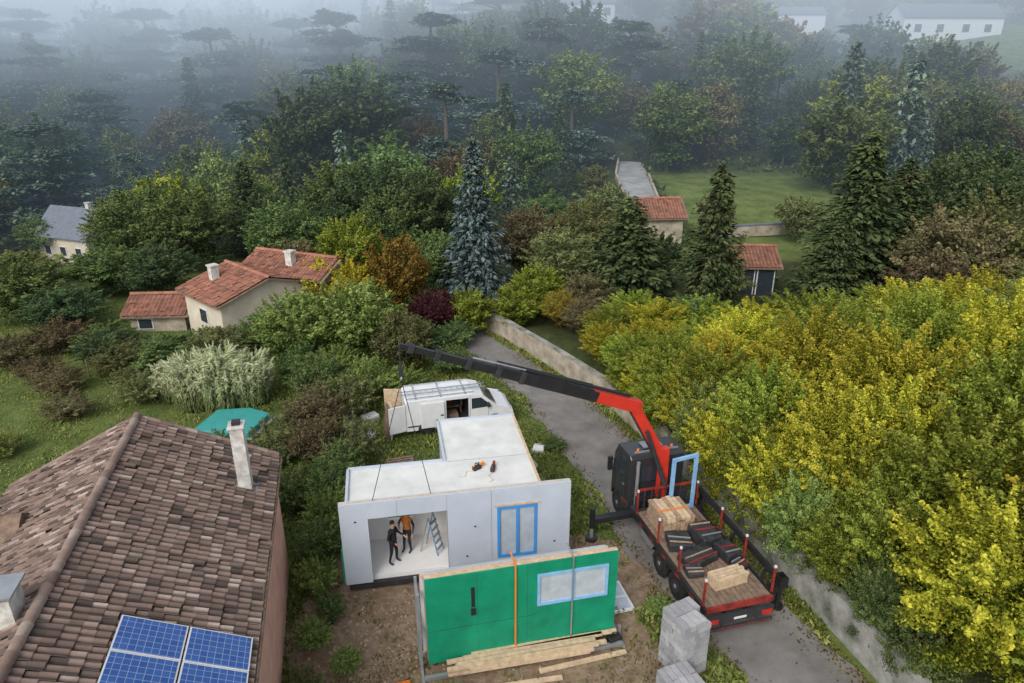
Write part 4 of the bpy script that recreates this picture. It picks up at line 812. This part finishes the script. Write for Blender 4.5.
t=thing('ladder','aluminium ladder strapped on the van roof','ladder',VL,VA); mb=MB()
for y in(.5,.85): mb.bb(-.3,4.0,y,y+.03,zt+.12,zt+.17,M['steel'])
for i in range(14): mb.bb(-.1+i*.3,-.07+i*.3,.53,.85,zt+.13,zt+.155,M['steel'])
mb.obj('rails',t)
t=thing('tool_shelf','timber shelves with boxes inside the open van','shelf',VL,VA); mb=MB()
for z in(.85,1.25): mb.bb(.3,2.9,1.1,1.65,z,z+.03,M['woodd'])
for x in(.3,1.6,2.85): mb.bb(x,x+.04,1.1,1.65,.47,1.65,M['woodd'])
mb.obj('shelves',t); mb=MB(); mb.bb(2.0,2.4,1.15,1.6,.883,1.15,M['redd']); mb.bb(2.45,2.75,1.15,1.6,.883,1.1,M['dark']); mb.bb(2.0,2.6,.4,1.0,.47,.75,M['woodd']); mb.obj('boxes',t)
t=thing('plywood_sheet','plywood sheets leaning at the rear of the van','plywood',(-5.75,29.5,0),.35); mb=MB(); mb.box((0,.4,.8),(.06,1.3,1.6),M['wood'],Matrix.Rotation(.12,3,'Y')); mb.box((-.12,.45,.75),(.05,1.2,1.5),M['woodd'],Matrix.Rotation(.12,3,'Y')); mb.obj('sheets',t)
# crane truck
TO=Vector((7.12,17.2,.03)); TA=math.radians(105); dF=Vector((math.cos(TA),math.sin(TA),0)); dL=Vector((-math.sin(TA),math.cos(TA),0))
tk=thing('crane_truck','black flatbed truck with red and black loader crane on the lane','truck',TO,TA)
def TL(x,y,z): r=Vector((x,y,z))-TO; return Vector((r.dot(dF),r.dot(dL),r.z))
def TW(x,y,z): return TO+dF*x+dL*y+Vector((0,0,z))
mb=MB(); mb.bb(.2,7.6,-.45,-.3,.72,1.0,M['dark']); mb.bb(.2,7.6,.3,.45,.72,1.0,M['dark'])
for x in(.4,1.5,3.6,5,6): mb.bb(x,x+.12,-.3,.3,.75,.95,M['dark'])
mb.bb(3.7,4.8,.5,1.1,.5,.95,M['steel']); mb.bb(3.7,4.8,-1.1,-.5,.5,.95,M['dark']); mb.obj('chassis',tk)
BL_=5.25
mb=MB(); mb.bb(.06,BL_-.05,-1.17,1.17,1.1,1.2,M['dark']); 
for i in range(12): mb.bb(.07,BL_-.06,-1.14+i*.19,-1.14+i*.19+.17,1.203,1.225,M['woodd'])
o=mb.obj('load_bed',tk)
mb=MB(); mb.bb(0,BL_,1.172,1.25,1.02,1.25,M['black']); mb.bb(0,BL_,-1.25,-1.172,1.02,1.25,M['black']); mb.bb(-.02,.058,-1.17,1.17,1.05,1.25,M['redd'])
for x in(.6,1.6,2.6,3.6,4.4): mb.bb(x,x+.3,1.2515,1.258,1.08,1.16,M['redd'])
mb.obj('bed_rail',o)
mb=MB(); mb.bb(-.1,0,-1.2,1.2,.66,.95,M['dark']); mb.bb(-.16,-.102,-1.15,1.15,.42,.54,M['dark']); mb.bb(-.12,-.102,-.22,.22,.72,.8,M['white']); mb.bb(-.168,-.1605,-1.1,1.1,.46,.49,M['redd'])
for y in(-.6,.6): mb.bb(-.13,-.08,y-.05,y+.05,.5,.7,M['dark'])
o=mb.obj('rear_frame',tk,bevel=.01)
for y in(-.95,.95): mb=MB(); mb.bb(-.13,-.102,y-.18,y+.18,.68,.84,M['light']); mb.obj('tail_light',o)
for x in(.15,1.75,3.3,5.05):
    for y in(1.21,-1.21):
        mb=MB(); mb.bb(x-.03,x+.03,y-.03,y+.03,1.26,2.2,M['redd']); mb.bb(x-.032,x+.032,y-.032,y+.032,2.203,2.28,M['white']); mb.obj('stake',tk)
mb=MB(); mb.bb(5.2,5.26,-1.2,1.2,1.2,1.3,M['dark'])
for i in range(9): mb.bb(5.2,5.26,-1.2+i*.29,-1.15+i*.29,1.3,2.1,M['dark'])
mb.bb(5.2,5.26,-1.2,1.2,2.102,2.18,M['redd']); mb.obj('headboard',tk)
CW=1.12
M['cabp']=mat('dark_cab_paint',(.03,.031,.035),.3,var=.2,spec=.6)
mb=MB(); cp=[(6.05,.75),(6.02,2.95),(6.15,3.08),(7.2,3.05),(7.5,2.55),(7.68,1.6),(7.7,.6),(7.45,.5)]; mb.prism(cp,-CW,CW,M['cabp'],'y'); cab=mb.obj('cab',tk,bevel=.035)
for y in(CW+.003,-CW-.013):
    mb=MB(); mb.bb(6.4,7.2,y,y+.01,1.0,2.8,M['dark']); dd_=mb.obj('door',cab)
    y2=y+(.012 if y>0 else -.008); mb=MB(); mb.prism([(6.47,1.85),(6.47,2.7),(7.02,2.7),(7.16,1.85)],y2,y2+.006,M['pane'] if False else M['glass'],'y'); mb.obj('door_window',dd_)
    mb=MB(); mb.bb(6.45,6.6,y2,y2+.02,1.6,1.65,M['steel']); mb.obj('handle',dd_)
    mb=MB(); mb.bb(6.1,7.3,y,y+.014,.62,.9,M['dark']); mb.bb(6.1,7.25,y,y+.016,.93,.99,M['redd'])
    for z in(.68,.8): mb.bb(6.5,7.0,y2+.005,y2+.012,z,z+.03,M['steel'])
    mb.obj('step',cab)
    ym=y+(.24 if y>0 else -.22); mb=MB(); mb.bb(7.3,7.42,ym-.1,ym+.1,1.8,2.4,M['black']); mb.beam((7.32,ym,2.2),(7.3,y,2.4),.04,.04,M['black']); mb.obj('mirror',cab,bevel=.02)
mb=MB(); mb.bb(5.985,6.015,-.7,.7,1.95,2.6,M['glass']); mb.obj('rear_window',cab)
mb=MB()
for z in(1.2,1.5): mb.bb(6.0,6.02,-.95,.95,z,z+.03,M['redd'])
mb.bb(5.9,6.015,-.9,-.55,1.1,1.6,M['steel']); mb.bb(6.5,6.95,-.4,.4,3.09,3.14,M['steel']); mb.bb(6.2,6.24,-.9,.9,3.1,3.17,M['steel'])
for y in(-.7,.7): mb.cyl((6.35,y,3.07),(6.35,y,3.21),.06,.045,M['orange'],10)
mb.obj('roof_hatch',cab)
mb=MB(); mb.prism([(7.28,2.94),(7.54,2.5),(7.7,1.75),(7.72,1.75),(7.58,2.53),(7.31,2.98)],-.98,.98,M['glass'],'y'); mb.obj('windscreen',cab)
mb=MB(); mb.cyl((5.92,.85,1.0),(5.92,.85,2.9),.07,.07,M['steel'],12); mb.obj('exhaust',tk)
for x in(1.95,3.15,6.95):
    for y in(1.0,-1.0): 
        wheel(tk,x,y,.5,.34)
        mb=MB(); n8=8
        for q in range(n8):
            a0=math.pi*(.08+.84*q/n8);a1=math.pi*(.08+.84*(q+1)/n8); mb.beam((x+.58*math.cos(a0),y,.5+.58*math.sin(a0)),(x+.58*math.cos(a1),y,.5+.58*math.sin(a1)),.38,.03,M['black'])
        mb.obj('mudguard',tk)
CX=5.6
mb=MB(); mb.bb(CX-.26,CX+.26,-1.1,1.1,.7,1.05,M['dark']); mb.bb(CX-.24,CX+.24,-.95,-.45,1.05,1.75,M['dark']); mb.bb(CX-.2,CX+.2,.5,.95,1.05,1.5,M['black']); mb.cyl((CX,0,1.05),(CX,0,1.5),.28,.24,M['dark'],16); mb.beam((CX,0,1.4),(CX,0,3.6),.36,.32,M['red'],.26,.3)
for y in(-.18,.18): mb.cyl((CX-.3,y,1.1),(CX-.25,y,2.9),.03,.03,M['black'],6)
cr=mb.obj('crane',tk,bevel=.02)
elb=TL(4.3,22.2,5.6); tip=TL(-3.4,19.5,9.0); up=Vector((0,0,1)); dv=(tip-elb)
mb=MB(); mb.beam(Vector((CX,0,3.0)),elb,.32,.38,M['red'],.28,.38); mb.beam(Vector((CX,.02,3.28)),elb+Vector((0,0,.12)),.24,.08,M['dark']); mb.beam(Vector((CX,.17,3.0)),elb+Vector((0,.15,0)),.02,.22,M['dark']); mb.obj('inner_boom',cr,bevel=.02)
mb=MB(); mb.beam(elb-dv*.03,elb+dv*.2,.34,.46,M['red'],.32,.4); mb.obj('knuckle',cr,bevel=.02)
mb=MB(); seg=[(.18,.52,.33,.38),(.36,.62,.29,.33),(.5,.74,.25,.28),(.62,.86,.21,.24),(.74,.96,.17,.2),(.85,1.0,.13,.15)]
for a_,b_,w1,h1 in seg: mb.beam(elb+dv*a_,elb+dv*b_,w1,h1,M['black'])
for a_ in(.52,.62,.74,.86,.96): mb.beam(elb+dv*(a_-.012),elb+dv*(a_+.008),.37-.25*(a_-.5),.42-.3*(a_-.5),M['dark'])
for k_ in range(14): q=elb+dv*(.22+.05*k_); mb.beam(q+up*.2,q+up*.34,.03,.03,M['dark'])
mb.obj('outer_boom',cr,bevel=.01)
mb=MB(); mb.cyl(elb+dv*.02+up*.33,elb+dv*.5+up*.28,.06,.06,M['black'],10); mb.cyl(elb+dv*.45+up*.28,elb+dv*.72+up*.22,.035,.035,M['steel'],8); mb.cyl(elb+dv*.2+up*.38,elb+dv*.62+up*.32,.03,.03,M['black'],8)
mb.cyl(Vector((CX-.36,.05,2.2)),elb.lerp(Vector((CX,0,3)),.35)-Vector((.25,0,.1)),.09,.07,M['dark'],10); mb.obj('hydraulic_cylinder',cr)
mb=MB(); hk=tip+Vector((0,0,-.7)); mb.cyl(tip,hk,.02,.02,M['dark'],6); mb.bb(hk.x-.1,hk.x+.1,hk.y-.06,hk.y+.06,hk.z-.3,hk.z,M['dark'])
for q in range(6):
    a0=-1.2+q*.7;a1=a0+.7; mb.cyl((hk.x+.1*math.cos(a0),hk.y,hk.z-.4+.1*math.sin(a0)),(hk.x+.1*math.cos(a1),hk.y,hk.z-.4+.1*math.sin(a1)),.025,.025,M['steel'],6)
mb.obj('hook',cr)
for q in(1.1,3.0):
    e_=Wm(q,.09,3.65); e_=TL(e_.x,e_.y,e_.z); mb=MB(); mb.cyl(hk+Vector((0,0,-.45)),e_,.012,.012,M['black'],6); mb.obj('sling',cr)
mb=MB(); mb.bb(CX-.14,CX+.14,1.0,2.75,.78,.98,M['black']); mb.cyl((CX,2.75,1.05),(CX,2.75,.12),.07,.07,M['steel'],10); mb.cyl((CX,2.75,1.4),(CX,2.75,.55),.1,.1,M['black'],10); mb.cyl((CX,2.75,.12),(CX,2.75,.0),.22,.22,M['black'],14); mb.obj('outrigger',tk)
mb=MB(); mb.bb(CX-.14,CX+.14,-1.8,-1.0,.78,.98,M['black']); mb.cyl((CX,-1.8,1.4),(CX,-1.8,.1),.09,.09,M['black'],10); mb.cyl((CX,-1.8,.1),(CX,-1.8,0),.2,.2,M['black'],14); mb.obj('outrigger',tk)
mb=MB(); mb.bb(.55,.8,-1.95,-.6,.75,.95,M['black']); mb.cyl((.67,-1.95,1.3),(.67,-1.95,.1),.09,.09,M['black'],10); mb.bb(.5,.85,-2.1,-1.8,.9,1.3,M['black']); mb.cyl((.67,-1.95,.1),(.67,-1.95,0),.2,.2,M['black'],14); mb.obj('outrigger',tk)
mb=MB(); mb.beam((.5,-1.45,1.65),(5.2,-1.42,1.8),.12,.2,M['black'])
for x in(.8,2.7,4.8): mb.beam((x,-1.26,1.2),(x,-1.42,1.65),.08,.08,M['black'])
mb.obj('side_rail',tk)
def cargo(name,lab,cat,x,y,z,rot=0): return thing(name,lab,cat,TW(x,y,z),TA+rot,'cargo on the flatbed')
M['wood2']=mat('aged_timber_bundle',(.34,.24,.16),.8,var=.35,scale=7)
c=cargo('timber_bundle','strapped bundle of timber boards on the flatbed','timber',4.15,.35,1.23); mb=MB()
for l in range(7):
    for q in range(7): mb.bb(-.62+random.uniform(-.08,.08),.6+random.uniform(-.08,.08),-.6+q*.172,-.6+q*.172+.155,l*.115+.002,l*.115+.105,M['wood'] if (l>4 and q%3) else M['wood2'])
mb.obj('planks',c); mb=MB(); mb.bb(-.2,-.14,-.62,.62,.81,.82,M['orange']); mb.obj('strap',c)
c=cargo('timber_bundle','short bundle of yellow timber on the flatbed','timber',.95,-.1,1.23,.1); mb=MB()
for l in range(4):
    for q in range(4): mb.bb(-.25+q*.13,-.14+q*.13,-.6+random.uniform(-.05,.05),.6,l*.1,l*.1+.088,M['wood'])
mb.obj('planks',c)
M['dgrey']=mat('dark_grey_wrap',(.035,.037,.04),.4,var=.5,scale=4,bump=.9,bscale=5)
for i,(x,y,h,a_,b_) in enumerate([(3.05,.55,.35,.42,.4),(3.0,-.4,.55,.5,.38),(2.15,.3,.3,.38,.6),(1.6,.75,.22,.26,.28),(2.1,-.75,.42,.4,.28),(1.45,-.85,.25,.25,.22)]):
    c=cargo('dark_package','dark wrapped package of building parts on the flatbed','package',x,y,1.23,[-.25,.15,.3,-.1,.2,.5][i]); mb=MB(); mb.prism([(-a_,0),(a_,0),(a_*.97,h*.9),(a_*.5,h),(-a_*.6,h*.96),(-a_,h*.85)],-b_,b_,M['dgrey'],'y'); mb.obj('wrapping',c,bevel=.04)
    mb=MB()
    for q in range(2+i%2): mb.beam((-a_*.8+q*a_*.6,-b_*.95,h*1.03),(-a_*.6+q*a_*.65,b_*.95,h*1.03),.04,.04,[M['wood2'],M['steel'],M['redd']][(q+i)%3])
    mb.obj('slats',c)
c=cargo('window_frame','pale blue window frame standing upright on the flatbed','window frame',4.9,-.5,1.23,math.radians(-82)); mb=MB()
for a_,b_,c_,d_ in((-.55,.55,0,.12),(-.55,.55,2.2,2.32),(-.55,-.43,.12,2.2),(.43,.55,.12,2.2)): mb.bb(a_,b_,-.05,.05,c_,d_,M['lblue'])
mb.obj('frame',c)
def clut(name,lab,cat,x,y,fn,rot=0,z=0.02):
    t=thing(name,lab,cat,(x,y,z),rot); mb=MB(); fn(mb); mb.obj(name+'_body',t,bevel=.015)
clut('insulation_bag','white plastic sack lying in the grass','sack',.6,27.0,lambda m:m.prism([(-.45,0),(.4,0),(.46,.2),(.2,.42),(-.3,.38),(-.5,.2)],-.35,.35,M['white'],'y'),.4)
clut('insulation_bag','white plastic sack lying in the grass','sack',1.25,28.4,lambda m:m.prism([(-.3,0),(.3,0),(.32,.2),(0,.3),(-.3,.2)],-.25,.25,M['white'],'y'),1.4)
for i,(x,y) in enumerate([(-7.9,30.6),(-7.2,31.4),(-6.9,29.4),(-8.4,31.6),(-1.2,34.2)]):
    clut('building_material_pack','pale pack of building material on the grass','materials',x,y,lambda m:(m.bb(-.45,.45,-.3,.3,0,.16,M['wall']),m.bb(-.4,.4,-.28,.25,.163,.3,M['white'])),i*.7)
clut('pallet','wooden pallet lying on the grass','pallet',-5.0,27.2,lambda m:[m.bb(-.6,.6,-.4+i*.19,-.28+i*.19,.1,.125,M['woodd']) for i in range(5)]+[m.bb(q,q+.1,-.4,.5,0,.098,M['woodd']) for q in(-.6,-.05,.5)],.3)
clut('plastic_crate','orange plastic crate on bare earth','crate',-3.2,14.9,lambda m:[m.bb(-.3,.3,-.2,.2,0,.03,M['orange'])]+[m.bb(-.3,.3,q,q+.02,.03,.25,M['orange']) for q in(-.2,.18)]+[m.bb(q,q+.02,-.18,.18,.03,.25,M['orange']) for q in(-.3,.28)],.3)
r3=np.random.default_rng(8); n_=900; yy=r3.normal(16.8,1.5,n_); xx=r3.normal(-3.6,2.4,n_); k=yy>13.5; xx=xx[k];yy=yy[k]; n_=len(xx); V=[];F=[];SH=[]
for i in range(n_):
    s_=r3.uniform(.015,.065); b=len(V)
    for dx,dy,dz in((-1,-1,-.3),(1,-.8,-.3),(.9,1,-.3),(-1,.9,-.3),(-.6,-.5,.8),(.5,-.6,.9),(.6,.5,.7),(-.5,.6,.8)): V.append((xx[i]+dx*s_*r3.uniform(.7,1.2),yy[i]+dy*s_*r3.uniform(.7,1.2),dz*s_+.01))
    for f in((4,5,6,7),(0,1,5,4),(1,2,6,5),(2,3,7,6),(3,0,4,7)): F.append([b+q for q in f]); SH.append(r3.uniform())
o=meshobj('rubble',npmesh('rubble',V,F,[mat('earth_clods',(.3,.23,.165),.95,var=.4,scale=1.5)],SH)); o['kind']='stuff'; o['label']='stones and earth clods on the bare ground'; o['category']='rubble'
